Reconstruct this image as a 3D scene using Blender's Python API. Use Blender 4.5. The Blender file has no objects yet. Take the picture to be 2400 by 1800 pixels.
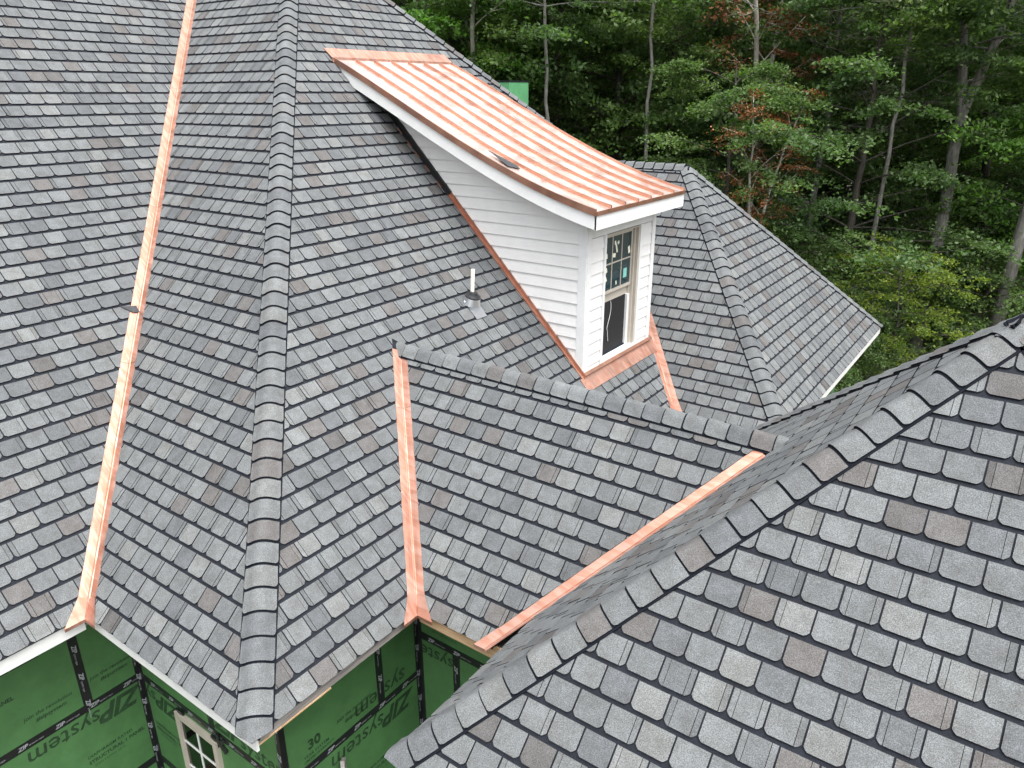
import bpy, math, random
import numpy as np
from mathutils import Vector, Matrix

# ------------------------------------------------------------------ camera, sky, sun, exposure
scene = bpy.context.scene
COL = scene.collection
CAMZ = 8.0                                   # camera height above the ground
def V(a, b, z):                              # house axes: a = along the side eaves, b = along the end eaves, z from camera height
    return Vector((b, a, z + CAMZ))
F_PX, PIT, YAW, ROLL = 1745.0, math.radians(21.341), math.radians(35.593), math.radians(-0.1446)
_h = V(math.cos(YAW), -math.sin(YAW), -CAMZ); _r = V(math.sin(YAW), math.cos(YAW), -CAMZ); _z = Vector((0, 0, 1))
FWD = _h*math.cos(PIT) - _z*math.sin(PIT); UP0 = _h*math.sin(PIT) + _z*math.cos(PIT)
RGT = _r*math.cos(ROLL) + UP0*math.sin(ROLL); UPV = UP0*math.cos(ROLL) - _r*math.sin(ROLL)
CPOS = Vector((0, 0, CAMZ))
cd = bpy.data.cameras.new('camera'); cam = bpy.data.objects.new('camera', cd); COL.objects.link(cam)
cd.sensor_width = 36; cd.lens = F_PX/2400*36; cd.clip_end = 2000; cd.clip_start = 0.05
cam.matrix_world = Matrix(((RGT.x, UPV.x, -FWD.x, 0), (RGT.y, UPV.y, -FWD.y, 0), (RGT.z, UPV.z, -FWD.z, CAMZ), (0, 0, 0, 1)))
scene.camera = cam
def px(p):                                   # world point -> pixel of a 2400 x 1800 frame, and depth
    d = p - CPOS; k = d.dot(FWD)
    if k < 0.1: return (-9e3, -9e3, k)
    return (1200 + F_PX*d.dot(RGT)/k, 900 - F_PX*d.dot(UPV)/k, k)
def ground_at(pxx, fwd):                     # ground position under image column pxx at a horizontal distance
    rt = fwd*(pxx - 1200)/F_PX/math.cos(PIT)*0.96
    q = _h*fwd + _r*rt
    return Vector((q.x, q.y, 0))

SUN_EL, SUN_AZ = math.radians(72), math.radians(115)      # azimuth clockwise from +Y
w = bpy.data.worlds.new('World'); scene.world = w; w.use_nodes = True
nt = w.node_tree; nt.nodes.clear()
sky = nt.nodes.new('ShaderNodeTexSky'); sky.sky_type = 'NISHITA'; sky.sun_disc = False
sky.sun_elevation = SUN_EL; sky.sun_rotation = SUN_AZ; sky.air_density = 1.0; sky.dust_density = 6.0; sky.ozone_density = 1.0
hs = nt.nodes.new('ShaderNodeHueSaturation'); hs.inputs['Saturation'].default_value = 0.22
bg = nt.nodes.new('ShaderNodeBackground'); bg.inputs['Strength'].default_value = 0.15
wo = nt.nodes.new('ShaderNodeOutputWorld')
nt.links.new(sky.outputs[0], hs.inputs['Color']); nt.links.new(hs.outputs[0], bg.inputs[0]); nt.links.new(bg.outputs[0], wo.inputs[0])
sl = bpy.data.lights.new('sun', 'SUN'); sl.energy = 0.55; sl.angle = math.radians(50); sl.color = (1, 0.985, 0.96)
so = bpy.data.objects.new('sun', sl); COL.objects.link(so)
sdir = Vector((math.sin(SUN_AZ)*math.cos(SUN_EL), math.cos(SUN_AZ)*math.cos(SUN_EL), math.sin(SUN_EL)))
so.rotation_euler = sdir.to_track_quat('Z', 'Y').to_euler(); so.location = (0, 0, 40)
vs = scene.view_settings; vs.view_transform = 'Standard'; vs.look = 'None'; vs.gamma = 1.0; vs.exposure = 1.7; vs.use_curve_mapping = False
scene.render.engine = 'CYCLES'
scene.cycles.max_bounces = 6; scene.cycles.diffuse_bounces = 3; scene.cycles.glossy_bounces = 3; scene.cycles.transmission_bounces = 3; scene.cycles.transparent_max_bounces = 6

# ------------------------------------------------------------------ materials
def newmat(name):
    m = bpy.data.materials.new(name); m.use_nodes = True
    n = m.node_tree.nodes; n.clear()
    o = n.new('ShaderNodeOutputMaterial'); p = n.new('ShaderNodeBsdfPrincipled')
    m.node_tree.links.new(p.outputs[0], o.inputs[0])
    return m, m.node_tree, p, o
def N(t, kind, **kw):
    n = t.nodes.new(kind)
    for k, v in kw.items():
        if k in n.inputs: n.inputs[k].default_value = v
        else: setattr(n, k, v)
    return n
def ramp(t, src, stops):
    r = t.nodes.new('ShaderNodeValToRGB'); t.links.new(src, r.inputs[0])
    e = r.color_ramp.elements
    while len(e) < len(stops): e.new(0.5)
    for el, (pos, c) in zip(e, stops):
        el.position = pos; el.color = (c[0], c[1], c[2], 1) if hasattr(c, '__len__') else (c, c, c, 1)
    return r
def mixc(t, a, b, fac, mode='MIX'):
    m = t.nodes.new('ShaderNodeMix'); m.data_type = 'RGBA'; m.blend_type = mode
    for sock, v in ((m.inputs[0], fac), (m.inputs[6], a), (m.inputs[7], b)):
        if hasattr(v, 'is_output') or hasattr(v, 'links'): t.links.new(v, sock)
        else: sock.default_value = v if not hasattr(v, '__len__') else (v[0], v[1], v[2], 1)
    return m.outputs[2]
def pos(t): return t.nodes.new('ShaderNodeNewGeometry').outputs['Position']
def bump(t, p, src, strength, dist):
    b = t.nodes.new('ShaderNodeBump'); b.inputs['Strength'].default_value = strength; b.inputs['Distance'].default_value = dist
    t.links.new(src, b.inputs['Height']); t.links.new(b.outputs[0], p.inputs['Normal'])

def granule(t, p, base, strip=False):
    P = pos(t)
    fine = N(t, 'ShaderNodeTexNoise', Scale=170.0, Detail=1.0, Roughness=0.8); t.links.new(P, fine.inputs['Vector'])
    r1 = ramp(t, fine.outputs['Fac'], [(0.28, 0.52), (0.5, 0.95), (0.74, 1.6)])
    mid = N(t, 'ShaderNodeTexNoise', Scale=9.0, Detail=2.0, Roughness=0.6); t.links.new(P, mid.inputs['Vector'])
    r2 = ramp(t, mid.outputs['Fac'], [(0.3, (0.86, 0.85, 0.84)), (0.7, (1.12, 1.13, 1.15))])
    c = mixc(t, base, r1.outputs[0], 1.0, 'MULTIPLY'); c = mixc(t, c, r2.outputs[0], 1.0, 'MULTIPLY')
    if strip:
        oi = t.nodes.new('ShaderNodeObjectInfo'); rr = ramp(t, oi.outputs['Random'], [(0.0, 0.78), (0.5, 0.97), (1.0, 1.12)])
        c = mixc(t, c, rr.outputs[0], 1.0, 'MULTIPLY')
    t.links.new(c, p.inputs['Base Color']); p.inputs['Roughness'].default_value = 0.8; p.inputs['Specular IOR Level'].default_value = 0.2

def shingle_mat(name, strip=False):
    m, t, p, o = newmat(name)
    oi = t.nodes.new('ShaderNodeObjectInfo'); at = N(t, 'ShaderNodeAttribute', attribute_name='tone')
    c = mixc(t, oi.outputs['Color'], at.outputs['Color'], 1.0, 'ADD')
    granule(t, p, c, strip); return m
M = {}
M['shingle'] = shingle_mat('shingle_granules'); M['strip'] = shingle_mat('shingle_strip_granules', True)
m, t, p, o = newmat('shingle_dark_band'); granule(t, p, (0.0105, 0.0128, 0.0180)); M['dark'] = m
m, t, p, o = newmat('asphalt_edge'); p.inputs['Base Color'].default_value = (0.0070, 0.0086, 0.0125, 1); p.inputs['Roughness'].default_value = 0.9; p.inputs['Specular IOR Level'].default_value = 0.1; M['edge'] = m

def copper(name, tint, rough, streak, low=0.86):
    m, t, p, o = newmat(name); P = pos(t)
    n1 = N(t, 'ShaderNodeTexNoise', Scale=3.0, Detail=5.0, Roughness=0.6, Distortion=0.8); t.links.new(P, n1.inputs['Vector'])
    mp = N(t, 'ShaderNodeMapping'); mp.inputs['Rotation'].default_value = (0.5, 0.3, 0.6); mp.inputs['Scale'].default_value = (1.0, 7.0, 2.0)
    t.links.new(P, mp.inputs['Vector'])
    n2 = N(t, 'ShaderNodeTexNoise', Scale=2.2, Detail=4.0, Distortion=1.2); t.links.new(mp.outputs[0], n2.inputs['Vector'])
    r1 = ramp(t, n1.outputs['Fac'], [(0.3, [c*low for c in tint]), (0.6, tint)])
    r2 = ramp(t, n2.outputs['Fac'], [(0.42, (1, 1, 1)), (0.58, (1 - streak*0.35, 1 - streak*0.75, 1 - streak*0.95))])
    c = mixc(t, r1.outputs[0], r2.outputs[0], 1.0, 'MULTIPLY'); t.links.new(c, p.inputs['Base Color'])
    p.inputs['Metallic'].default_value = 1.0
    rr = ramp(t, n1.outputs['Fac'], [(0.3, rough*0.8), (0.7, rough*1.35)]); t.links.new(rr.outputs[0], p.inputs['Roughness'])
    n3 = N(t, 'ShaderNodeTexNoise', Scale=5.0, Detail=2.0); t.links.new(P, n3.inputs['Vector'])
    bump(t, p, n3.outputs['Fac'], 0.12, 0.006)
    return m
M['copper'] = copper('copper_sheet', (0.50, 0.315, 0.252), 0.56, 0.34)
M['copper_roof'] = copper('copper_roof_sheet', (0.84, 0.69, 0.625), 0.38, 0.0, 0.95)  # paler copper: the bright sky reflection is put into the tint
M['copper_seam'] = copper('copper_seam', (0.50, 0.285, 0.21), 0.42, 0.20)  # same copper made darker: the seams' dark reflections and shading painted in

def paint(name, col, rough=0.5, var=0.06, scale=6.0, bmp=0.0):
    m, t, p, o = newmat(name); P = pos(t)
    n1 = N(t, 'ShaderNodeTexNoise', Scale=scale, Detail=6.0, Roughness=0.65); t.links.new(P, n1.inputs['Vector'])
    r1 = ramp(t, n1.outputs['Fac'], [(0.3, [c*(1 - var*2) for c in col]), (0.65, [min(1, c*(1 + var)) for c in col])])
    t.links.new(r1.outputs[0], p.inputs['Base Color']); p.inputs['Roughness'].default_value = rough
    if bmp:
        n2 = N(t, 'ShaderNodeTexNoise', Scale=scale*12, Detail=4.0); t.links.new(P, n2.inputs['Vector']); bump(t, p, n2.outputs['Fac'], bmp, 0.004)
    return m
M['white'] = paint('white_trim_paint', (0.70, 0.705, 0.695), 0.45, 0.03)
M['siding'] = paint('white_siding_paint', (0.70, 0.695, 0.68), 0.5, 0.025, 4.0)
M['green'] = paint('shaded_green_sheathing', (0.066, 0.172, 0.060), 0.55, 0.10, 3.0, 0.1)  # base colour lowered to carry the shade under the eaves
M['green_lit'] = paint('lit_green_sheathing', (0.095, 0.30, 0.135), 0.55, 0.08, 3.0)  # same sheathing, lighter: the open light on the chase is painted in
M['tape'] = paint('black_seam_tape', (0.012, 0.013, 0.015), 0.38, 0.15, 8.0, 0.15)
M['ink'] = paint('black_print', (0.020, 0.055, 0.022), 0.6, 0.25, 14.0)
M['ink_tape'] = paint('white_tape_print', (0.33, 0.35, 0.37), 0.5, 0.2, 30.0)
M['tan'] = paint('tan_window_frame', (0.45, 0.41, 0.35), 0.4, 0.04)
M['bronze'] = paint('dark_bronze_flashing', (0.012, 0.012, 0.013), 0.35, 0.1)
M['plastic'] = paint('white_pipe_plastic', (0.75, 0.72, 0.64), 0.4, 0.04)
M['rubber'] = paint('black_rubber', (0.015, 0.016, 0.018), 0.55, 0.1)
M['sticker'] = paint('pale_sticker_paper', (0.72, 0.72, 0.58), 0.6, 0.04)
M['interior'] = paint('dark_interior', (0.03, 0.03, 0.03), 0.9, 0.1)
m, t, p, o = newmat('aluminium'); p.inputs['Base Color'].default_value = (0.8, 0.82, 0.85, 1); p.inputs['Metallic'].default_value = 1; p.inputs['Roughness'].default_value = 0.3; M['alu'] = m
def wood(name, c0, c1):
    m, t, p, o = newmat(name); P = pos(t)
    mp = N(t, 'ShaderNodeMapping'); mp.inputs['Scale'].default_value = (1.0, 1.0, 14.0); t.links.new(P, mp.inputs['Vector'])
    n1 = N(t, 'ShaderNodeTexNoise', Scale=3.0, Detail=6.0, Distortion=1.5); t.links.new(mp.outputs[0], n1.inputs['Vector'])
    r1 = ramp(t, n1.outputs['Fac'], [(0.3, c0), (0.7, c1)]); t.links.new(r1.outputs[0], p.inputs['Base Color']); p.inputs['Roughness'].default_value = 0.7
    return m
M['wood'] = wood('raw_pine', (0.36, 0.22, 0.11), (0.58, 0.42, 0.26)); M['wood_grey'] = wood('weathered_board', (0.17, 0.16, 0.155), (0.32, 0.30, 0.28))
M['wood_dark'] = wood('dark_fascia_board', (0.10, 0.07, 0.04), (0.34, 0.22, 0.12))  # raw wood, ramped from dark to mid brown
m, t, p, o = newmat('window_glass')
gl = N(t, 'ShaderNodeBsdfGlossy', Roughness=0.03); tr = N(t, 'ShaderNodeBsdfTransparent'); tr.inputs[0].default_value = (0.42, 0.55, 0.56, 1)
fr = N(t, 'ShaderNodeFresnel', IOR=1.7); mx = t.nodes.new('ShaderNodeMixShader')
t.links.new(fr.outputs[0], mx.inputs[0]); t.links.new(tr.outputs[0], mx.inputs[1]); t.links.new(gl.outputs[0], mx.inputs[2]); t.links.new(mx.outputs[0], o.inputs[0]); M['glass'] = m

m, t, p, o = newmat('filmed_glass'); p.inputs['Base Color'].default_value = (0.014, 0.036, 0.042, 1); p.inputs['Roughness'].default_value = 0.06; p.inputs['Specular IOR Level'].default_value = 0.6; M['glass_film'] = m

# ------------------------------------------------------------------ helpers
def mesh(name, verts, faces, mats, fm=None, smooth=False):
    me = bpy.data.meshes.new(name); me.from_pydata([tuple(v) for v in verts], [], faces)
    for mm in (mats if isinstance(mats, (list, tuple)) else [mats]): me.materials.append(M[mm] if isinstance(mm, str) else mm)
    if fm: me.polygons.foreach_set('material_index', fm)
    if smooth: me.polygons.foreach_set('use_smooth', [True]*len(me.polygons))
    me.update(); return me
def link(name, me, parent=None, label=None, **props):
    o = bpy.data.objects.new(name, me); COL.objects.link(o)
    if parent is not None: o.parent = parent
    if label: o['label'] = label
    for k, v in props.items(): o[k] = v
    return o
def hexa(p):       # 8 points: bottom 4 then top 4, same order
    return p, [(3, 2, 1, 0), (4, 5, 6, 7), (0, 1, 5, 4), (1, 2, 6, 5), (2, 3, 7, 6), (3, 0, 4, 7)]
def boxabz(a0, a1, b0, b1, z0, z1):
    return hexa([V(a0, b0, z0), V(a0, b1, z0), V(a1, b1, z0), V(a1, b0, z0), V(a0, b0, z1), V(a0, b1, z1), V(a1, b1, z1), V(a1, b0, z1)])
class MB:
    def __init__(s): s.v = []; s.f = []; s.m = []
    def add(s, vf, mi=0):
        n = len(s.v); s.v += [Vector(x) for x in vf[0]]; s.f += [tuple(i + n for i in f) for f in vf[1]]; s.m += [mi]*len(vf[1]); return s
    def box(s, *a, mi=0): return s.add(boxabz(*a), mi)
    def build(s, name, mats, parent=None, label=None, smooth=False, **pr):
        return link(name, mesh(name, s.v, s.f, mats, s.m, smooth), parent, label, **pr)
def extrude(poly, d):           # planar polygon (world vectors) extruded by vector d
    n = len(poly); vs = list(poly) + [q + d for q in poly]
    fs = [tuple(range(n))[::-1], tuple(range(n, 2*n))] + [(i, (i + 1) % n, (i + 1) % n + n, i + n) for i in range(n)]
    return vs, fs
def cyl(p0, p1, r0, r1, n=16, cap=True):
    ax = (p1 - p0).normalized(); u = ax.orthogonal().normalized(); v = ax.cross(u)
    vs = [p0 + (u*math.cos(2*math.pi*i/n) + v*math.sin(2*math.pi*i/n))*r0 for i in range(n)] + [p1 + (u*math.cos(2*math.pi*i/n) + v*math.sin(2*math.pi*i/n))*r1 for i in range(n)]
    fs = [(i, (i + 1) % n, (i + 1) % n + n, i + n) for i in range(n)]
    if cap: fs += [tuple(range(n))[::-1], tuple(range(n, 2*n))]
    return vs, fs
def clip(poly, nx, ny, d):      # keep nx*x + ny*y <= d
    out = []
    for i in range(len(poly)):
        p, q = poly[i], poly[(i + 1) % len(poly)]
        a = nx*p[0] + ny*p[1] - d; b = nx*q[0] + ny*q[1] - d
        if a <= 0: out.append(p)
        if (a < 0 < b) or (b < 0 < a):
            k = a/(a - b); out.append((p[0] + (q[0] - p[0])*k, p[1] + (q[1] - p[1])*k))
    return out
def area(poly):
    return 0.5*sum(poly[i][0]*poly[(i + 1) % len(poly)][1] - poly[(i + 1) % len(poly)][0]*poly[i][1] for i in range(len(poly)))
def halfplanes(poly, inset=None):      # convex polygon (either winding) -> outward half planes, each edge moved in by its inset
    if area(poly) < 0:
        poly = poly[::-1]
        if inset: inset = (inset[::-1])[1:] + [inset[::-1][0]]
    hp = []
    for i in range(len(poly)):
        p, q = poly[i], poly[(i + 1) % len(poly)]
        dx, dy = q[0] - p[0], q[1] - p[1]; L = math.hypot(dx, dy); nx, ny = dy/L, -dx/L
        hp.append((nx, ny, nx*p[0] + ny*p[1] - (inset[i] if inset else 0)))
    return hp
def subtract(polys, hp):
    out = []
    for poly in polys:
        rest = poly
        for nx, ny, d in hp:
            o = clip(rest, -nx, -ny, -d)
            if len(o) > 2 and abs(area(o)) > 2e-5: out.append(o)
            rest = clip(rest, nx, ny, d)
            if len(rest) < 3: break
    return out

# ------------------------------------------------------------------ ground
gv = [(-900, -900, 0), (900, -900, 0), (900, 900, 0), (-900, 900, 0)]
m, t, p, o = newmat('forest_floor'); P = pos(t)
n1 = N(t, 'ShaderNodeTexNoise', Scale=0.9, Detail=8.0, Roughness=0.7); t.links.new(P, n1.inputs['Vector'])
r1 = ramp(t, n1.outputs['Fac'], [(0.3, (0.035, 0.045, 0.018)), (0.5, (0.06, 0.05, 0.03)), (0.7, (0.10, 0.08, 0.05))])
t.links.new(r1.outputs[0], p.inputs['Base Color']); p.inputs['Roughness'].default_value = 0.95; M['ground'] = m
link('ground', mesh('ground', gv, [(0, 1, 2, 3)], 'ground'), None, 'bare brown forest floor around the house', kind='structure', category='ground')

# ------------------------------------------------------------------ the house
house = bpy.data.objects.new('house', None); COL.objects.link(house)
house['label'] = 'unfinished house with grey shingled hip roofs, copper valleys and green sheathed walls'; house['category'] = 'house'

EXPO, PITCH = 0.200, 0.222
R2 = math.sqrt(0.5)
rng = random.Random(7)
TONES = [((0.215, 0.222, 0.222), 31), ((0.192, 0.199, 0.201), 34), ((0.163, 0.170, 0.175), 15), ((0.240, 0.245, 0.239), 9), ((0.178, 0.168, 0.162), 8), ((0.148, 0.141, 0.137), 3)]
def tone(r):
    k = r.uniform(0, sum(w_ for _, w_ in TONES))
    for c, w_ in TONES:
        k -= w_
        if k <= 0: break
    f = 0.55*r.uniform(0.93, 1.07); return (c[0]*f*0.975, c[1]*f, c[2]*f*1.01, 1.0)
GAP, BAND, CH = 0.0115, 0.030, 0.027
def tab_polys(kind, W=PITCH, sq=0.0):            # list of (polygon, drop, material index)
    x0, x1 = GAP*0.5, W - GAP*0.5; y1 = EXPO - BAND
    full = [(x0 + CH, 0), (x1 - CH, 0), (x1 - CH*0.42, CH*0.40), (x1, CH*0.95), (x1, y1), (x0, y1), (x0, CH*0.95), (x0 + CH*0.42, CH*0.40)]
    sw = 0.036; g = 0.0035; out = []
    l, r = x0, x1
    if kind in (2, 3): out.append((clip(full, 1, 0, x0 + sw), 0.0022, 2)); l = x0 + sw + g
    if kind in (1, 3): out.append((clip(full, -1, 0, -(x1 - sw)), 0.0022, 2)); r = x1 - sw - g
    out.append((clip(clip(full, -1, 0, -l), 1, 0, r), 0.0, 0))
    return out
def tab_top(y): return 0.0155 - 0.0105*y/EXPO
def tab_geo(polys, offset=(0, 0)):
    vs, fs, fm = [], [], []
    for poly, drop, mi in polys:
        if len(poly) < 3: continue
        if area(poly) < 0: poly = poly[::-1]
        n = len(vs); k = len(poly)
        vs += [(q[0] + offset[0], q[1] + offset[1], tab_top(q[1]) - drop) for q in poly] + [(q[0] + offset[0], q[1] + offset[1], -0.001) for q in poly]
        fs.append(tuple(range(n, n + k))); fm.append(mi)
        for i in range(k):
            j = (i + 1) % k; fs.append((n + i, n + k + i, n + k + j, n + j)); fm.append(1)
    return vs, fs, fm
MATS3 = ['shingle', 'edge', 'strip']
TAB = {k: mesh('shingle_tab', *tab_geo(tab_polys(k))[:2], MATS3, tab_geo(tab_polys(k))[2]) for k in range(4)}

def slope(name, label, plan, insets, up, ze, k=1.0, holes=(), limit=300, margin=260, strip_p=0.5):
    """plan: convex polygon of (a,b); first edge lies on the eave.  up: '+a','-a','+b','-b' = uphill direction; k = rise over run"""
    sg = 1 if up[0] == '+' else -1; L = math.sqrt(1 + k*k)
    if up[1] == 'a': tv = Vector((0, sg, k))/L; nv = Vector((0, -sg*k, 1))/L
    else: tv = Vector((sg, 0, k))/L; nv = Vector((-sg*k, 0, 1))/L
    sv = tv.cross(nv)
    ec = plan[0][0] if up[1] == 'a' else plan[0][1]
    O = V(ec, 0, ze) if up[1] == 'a' else V(0, ec, ze)
    def st(ab):
        a_, b_ = ab; d = (a_ if up[1] == 'a' else b_) - ec
        return ((Vector((b_, a_, 0)) - Vector((O.x, O.y, 0))).dot(sv), d*sg*L)
    def W3(s_, t_, n_=0.0): return O + sv*s_ + tv*t_ + nv*n_
    P2 = [st(q) for q in plan]
    hp = halfplanes(P2, list(insets)); hps = [halfplanes([st(q) for q in h[0]], [-x for x in h[1]]) for h in holes]
    deck = P2 if area(P2) > 0 else P2[::-1]
    part = link(name, mesh(name, *extrude([W3(*q) for q in deck], nv*-0.09), ['dark']), house, label)
    rot = Matrix((sv, tv, nv)).transposed().to_4x4()
    smin, smax = min(q[0] for q in P2), max(q[0] for q in P2); tmax = max(q[1] for q in P2)
    tabs = []; i = 0; t0 = 0.0; r = random.Random(name)
    drift = r.uniform(0, PITCH)
    while t0 < tmax:
        drift += PITCH*(0.5 + r.uniform(-0.05, 0.05)); s0 = smin - PITCH + (drift % PITCH) - PITCH
        prev = 0
        while s0 < smax:
            kind = r.choices((0, 1, 2, 3), (1 - strip_p, strip_p*0.38, strip_p*0.26, strip_p*0.36))[0]
            s1 = s0; s0 += PITCH
            quad = [(s1, t0), (s1 + PITCH, t0), (s1 + PITCH, t0 + EXPO), (s1, t0 + EXPO)]
            if any(all(nx*q[0] + ny*q[1] > d for q in quad) for nx, ny, d in hp): continue
            c = [px(W3(*q)) for q in quad]
            if max(q[0] for q in c) < -margin or min(q[0] for q in c) > 2400 + margin or max(q[1] for q in c) < -margin or min(q[1] for q in c) > 1800 + margin: continue
            inside = all(nx*q[0] + ny*q[1] <= d for q in quad for nx, ny, d in hp)
            cut = [h for h in hps if not any(all(nx*q[0] + ny*q[1] >= d for q in quad) for nx, ny, d in h)]
            polys = None
            if not inside or cut:
                polys = []
                for poly, drop, mi in tab_polys(kind):
                    pl = [(q[0] + s1, q[1] + t0) for q in poly]
                    for nx, ny, d in hp: pl = clip(pl, nx, ny, d) if len(pl) > 2 else []
                    pls = [pl] if len(pl) > 2 else []
                    for h in cut: pls = subtract(pls, h)
                    for pl in pls:
                        if abs(area(pl)) > 1e-4: polys.append(([(q[0] - s1, q[1] - t0) for q in pl], drop, mi))
                if not polys: continue
            vis = all(-5 < q[0] < 2405 and -5 < q[1] < 1805 for q in c)
            ar = abs(area([(q[0], q[1]) for q in c])) if vis else 0
            if polys: ar *= min(1, sum(abs(area(q[0])) for q in polys)/(PITCH*EXPO))
            tabs.append((ar, s1, t0, kind, polys, tone(r), r.random()))
        t0 += EXPO; i += 1
    tabs.sort(key=lambda q: -q[0])
    big = [q for q in tabs[:limit] if q[0] > 60]; rest = tabs[len(big):]
    for ar, s1, t1, kind, polys, c, rr in big:
        if polys:
            vs, fs, fm = tab_geo(polys); me = mesh('shingle_cut', vs, fs, MATS3, fm)
        else: me = TAB[kind]
        o = link('shingle', me, part); o.color = c
        o.matrix_world = Matrix.Translation(W3(s1, t1)) @ rot @ Matrix.Rotation(rr*0.012 - 0.006, 4, 'Z')
    if rest:
        vs, fs, fm, cols = [], [], [], []
        for ar, s1, t1, kind, polys, c, rr in rest:
            v_, f_, m_ = tab_geo(polys if polys else tab_polys(kind))
            n = len(vs); vs += [(q[0] + s1, q[1] + t1, q[2]) for q in v_]; fs += [tuple(x + n for x in f) for f in f_]; fm += m_
            sf = 0.75 + 0.40*rr
            cols += [c if x == 0 else ((c[0]*sf, c[1]*sf, c[2]*sf, 1) if x == 2 else (0, 0, 0, 1)) for x in m_]
        me = mesh('shingle_field', vs, fs, ['shingle', 'edge', 'shingle'], fm)
        at = me.attributes.new('tone', 'FLOAT_COLOR', 'FACE'); at.data.foreach_set('color', [x for c in cols for x in c])
        o = link('shingle_field', me, part, kind='stuff'); o.color = (0, 0, 0, 1)
        o.matrix_world = Matrix.Translation(O) @ rot
    return part, W3, nv, st

# roof planes (a, b in metres, z from camera height)
ZE = -4.65
cA, cB, cC, cD, cE, cF, cG, cH, kH, cX = -11.369, -7.022, -8.824, -8.9, -1.348, -6.962, -14.862, -7.194, 1.039, 12.275
ZA = 3.3                                             # ridge of the left wing
aB = ZE - cB; bA = cA - ZE; bC = cC - ZE; aD = ZE - cD
apex = (9.649, -11.451); zX = 2.627
DR = 6.10; cDb = DR + (DR + cD)                      # ridge of the cross gable and its back slope
GR = 13.60; zG = GR + cG; bG = -(zG - cH)/kH
ZF = -4.30; aF = ZF - cF; bE = ZF - cE; PA, PB, PZ = 5.64, 0.026, -1.322     # pyramid roof apex
VI = 0.100                                           # shingles stop this far from a valley line
sl = {}
sl['A'] = slope('roof_slope', 'left wing roof slope beyond the long copper valley',
    [(bA*0 - 3.0, bA), (-cB + cA - bA + 0 if False else (cA - cB - bA), bA), (cA - cB - (cA - ZA), cA - ZA), (-3.0, cA - ZA)], [0, VI, 0, 0], '-b', ZE, limit=300, strip_p=0.42)
sl['B'] = slope('roof_slope', 'narrow roof slope between the long copper valley and the near hip',
    [(aB, bA), (aB, bC), (zX - cB, cC - zX), (zX - cB, cA - zX)], [0, 0.03, 0, VI], '+a', ZE, limit=300, strip_p=0.6)
dorm = (8.76, 10.84, -9.25, -5.03)
sl['C'] = slope('roof_slope', 'large main roof slope carrying the white dormer',
    [(aB, bC), (cX - ZE, bC), apex], [0, 0.03, 0.03], '-b', ZE, limit=300, strip_p=0.5, holes=[
        ([(aD, bC), (DR, cC - (DR + cD)), (cDb - ZE, bC)], [VI, 0.02, 0.3]),
        ([(ZE - cG, bC), (GR, cC - zG), (2*GR - (ZE - cG), bC)], [VI, VI, 0.3]),
        ([(dorm[0], dorm[2]), (dorm[0], dorm[3]), (dorm[1], dorm[3]), (dorm[1], dorm[2])], [0.012, 0.20, 0.012, 0])])
sl['D'] = slope('roof_slope', 'cross gable roof slope between two copper valleys',
    [(aD, cC - ZE), (aD, ZE - cE), (DR, DR + cD - cE), (DR, cC - (DR + cD))], [0, VI, 0, VI], '+a', ZE, strip_p=0.5)
sl['E'] = slope('roof_slope', 'pyramid roof slope seen edge on beside the copper valley',
    [(aF, bE), (PA + (PZ - ZF), bE), (PA, PB)], [0, 0.03, 0.03], '+b', ZF, strip_p=0.4, holes=[
        ([(bE + cE - cD, bE), (DR, DR + cD - cE), (cDb - (bE + cE), bE)], [VI, 0.02, 0.3])])
sl['F'] = slope('roof_slope', 'nearest pyramid roof slope in the lower right',
    [(aF, bE), (aF, 2*PB - bE), (PA, PB)], [0, 0.03, 0.03], '+a', ZF, strip_p=0.42, margin=500)
sl['G'] = slope('roof_slope', 'far hip roof slope behind the dormer',
    [(ZE - cG, cC - ZE), (ZE - cG, -(ZE - cH)/kH), (GR, bG), (GR, cC - zG)], [0, 0.03, 0, VI], '+a', ZE, strip_p=0.35)
sl['H'] = slope('roof_slope', 'far hip end slope facing right above a white fascia',
    [(ZE - cG, -(ZE - cH)/kH), (2*GR - (ZE - cG), -(ZE - cH)/kH), (GR, bG)], [0, 0.03, 0.03], '-b', ZE, k=kH, strip_p=0.62)
# slopes that face away, so that every roof is closed
sl['Db'] = slope('roof_slope', 'back slope of the cross gable', [(cDb - ZE, cC - ZE), (cDb - ZE, -1.0), (DR, -1.0), (DR, cC - (DR + cD))], [0, 0, 0, 0.02], '-a', ZE, limit=0)
sl['Fr'] = slope('roof_slope', 'right slope of the pyramid roof facing away', [(aF, 2*PB - bE), (PA + (PZ - ZF), 2*PB - bE), (PA, PB)], [0, 0.03, 0.03], '-b', ZF, limit=0, margin=5000)
sl['Eb'] = slope('roof_slope', 'back slope of the pyramid roof facing away', [(PA + (PZ - ZF), bE), (PA + (PZ - ZF), 2*PB - bE), (PA, PB)], [0, 0.03, 0.03], '-a', ZF, limit=0, margin=5000)
mb = MB()
def quad(*pts): return [V(*q) for q in pts], [tuple(range(len(pts)))]
mb.add(quad((apex[0], apex[1], zX), (cX - ZE, bC, ZE), (cX - ZE, -18.0, ZE), (apex[0], -18.0, zX)))
mb.add(quad((-3, cA - ZA, ZA), (14, cA - ZA, ZA), (14, cA - ZA - 7.9, ZE), (-3, cA - ZA - 7.9, ZE)))
mb.add(quad((apex[0] - 0.02, apex[1], zX), (apex[0] - 0.02, -14.3, zX), (12.0, -14.3, 0.3), (12.0, -11.451, 0.3)))
mb.add(quad((GR, bG, zG), (2*GR - (ZE - cG), -(ZE - cH)/kH, ZE), (2*GR - (ZE - cG), -14, ZE), (GR, -14, zG)))
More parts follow.
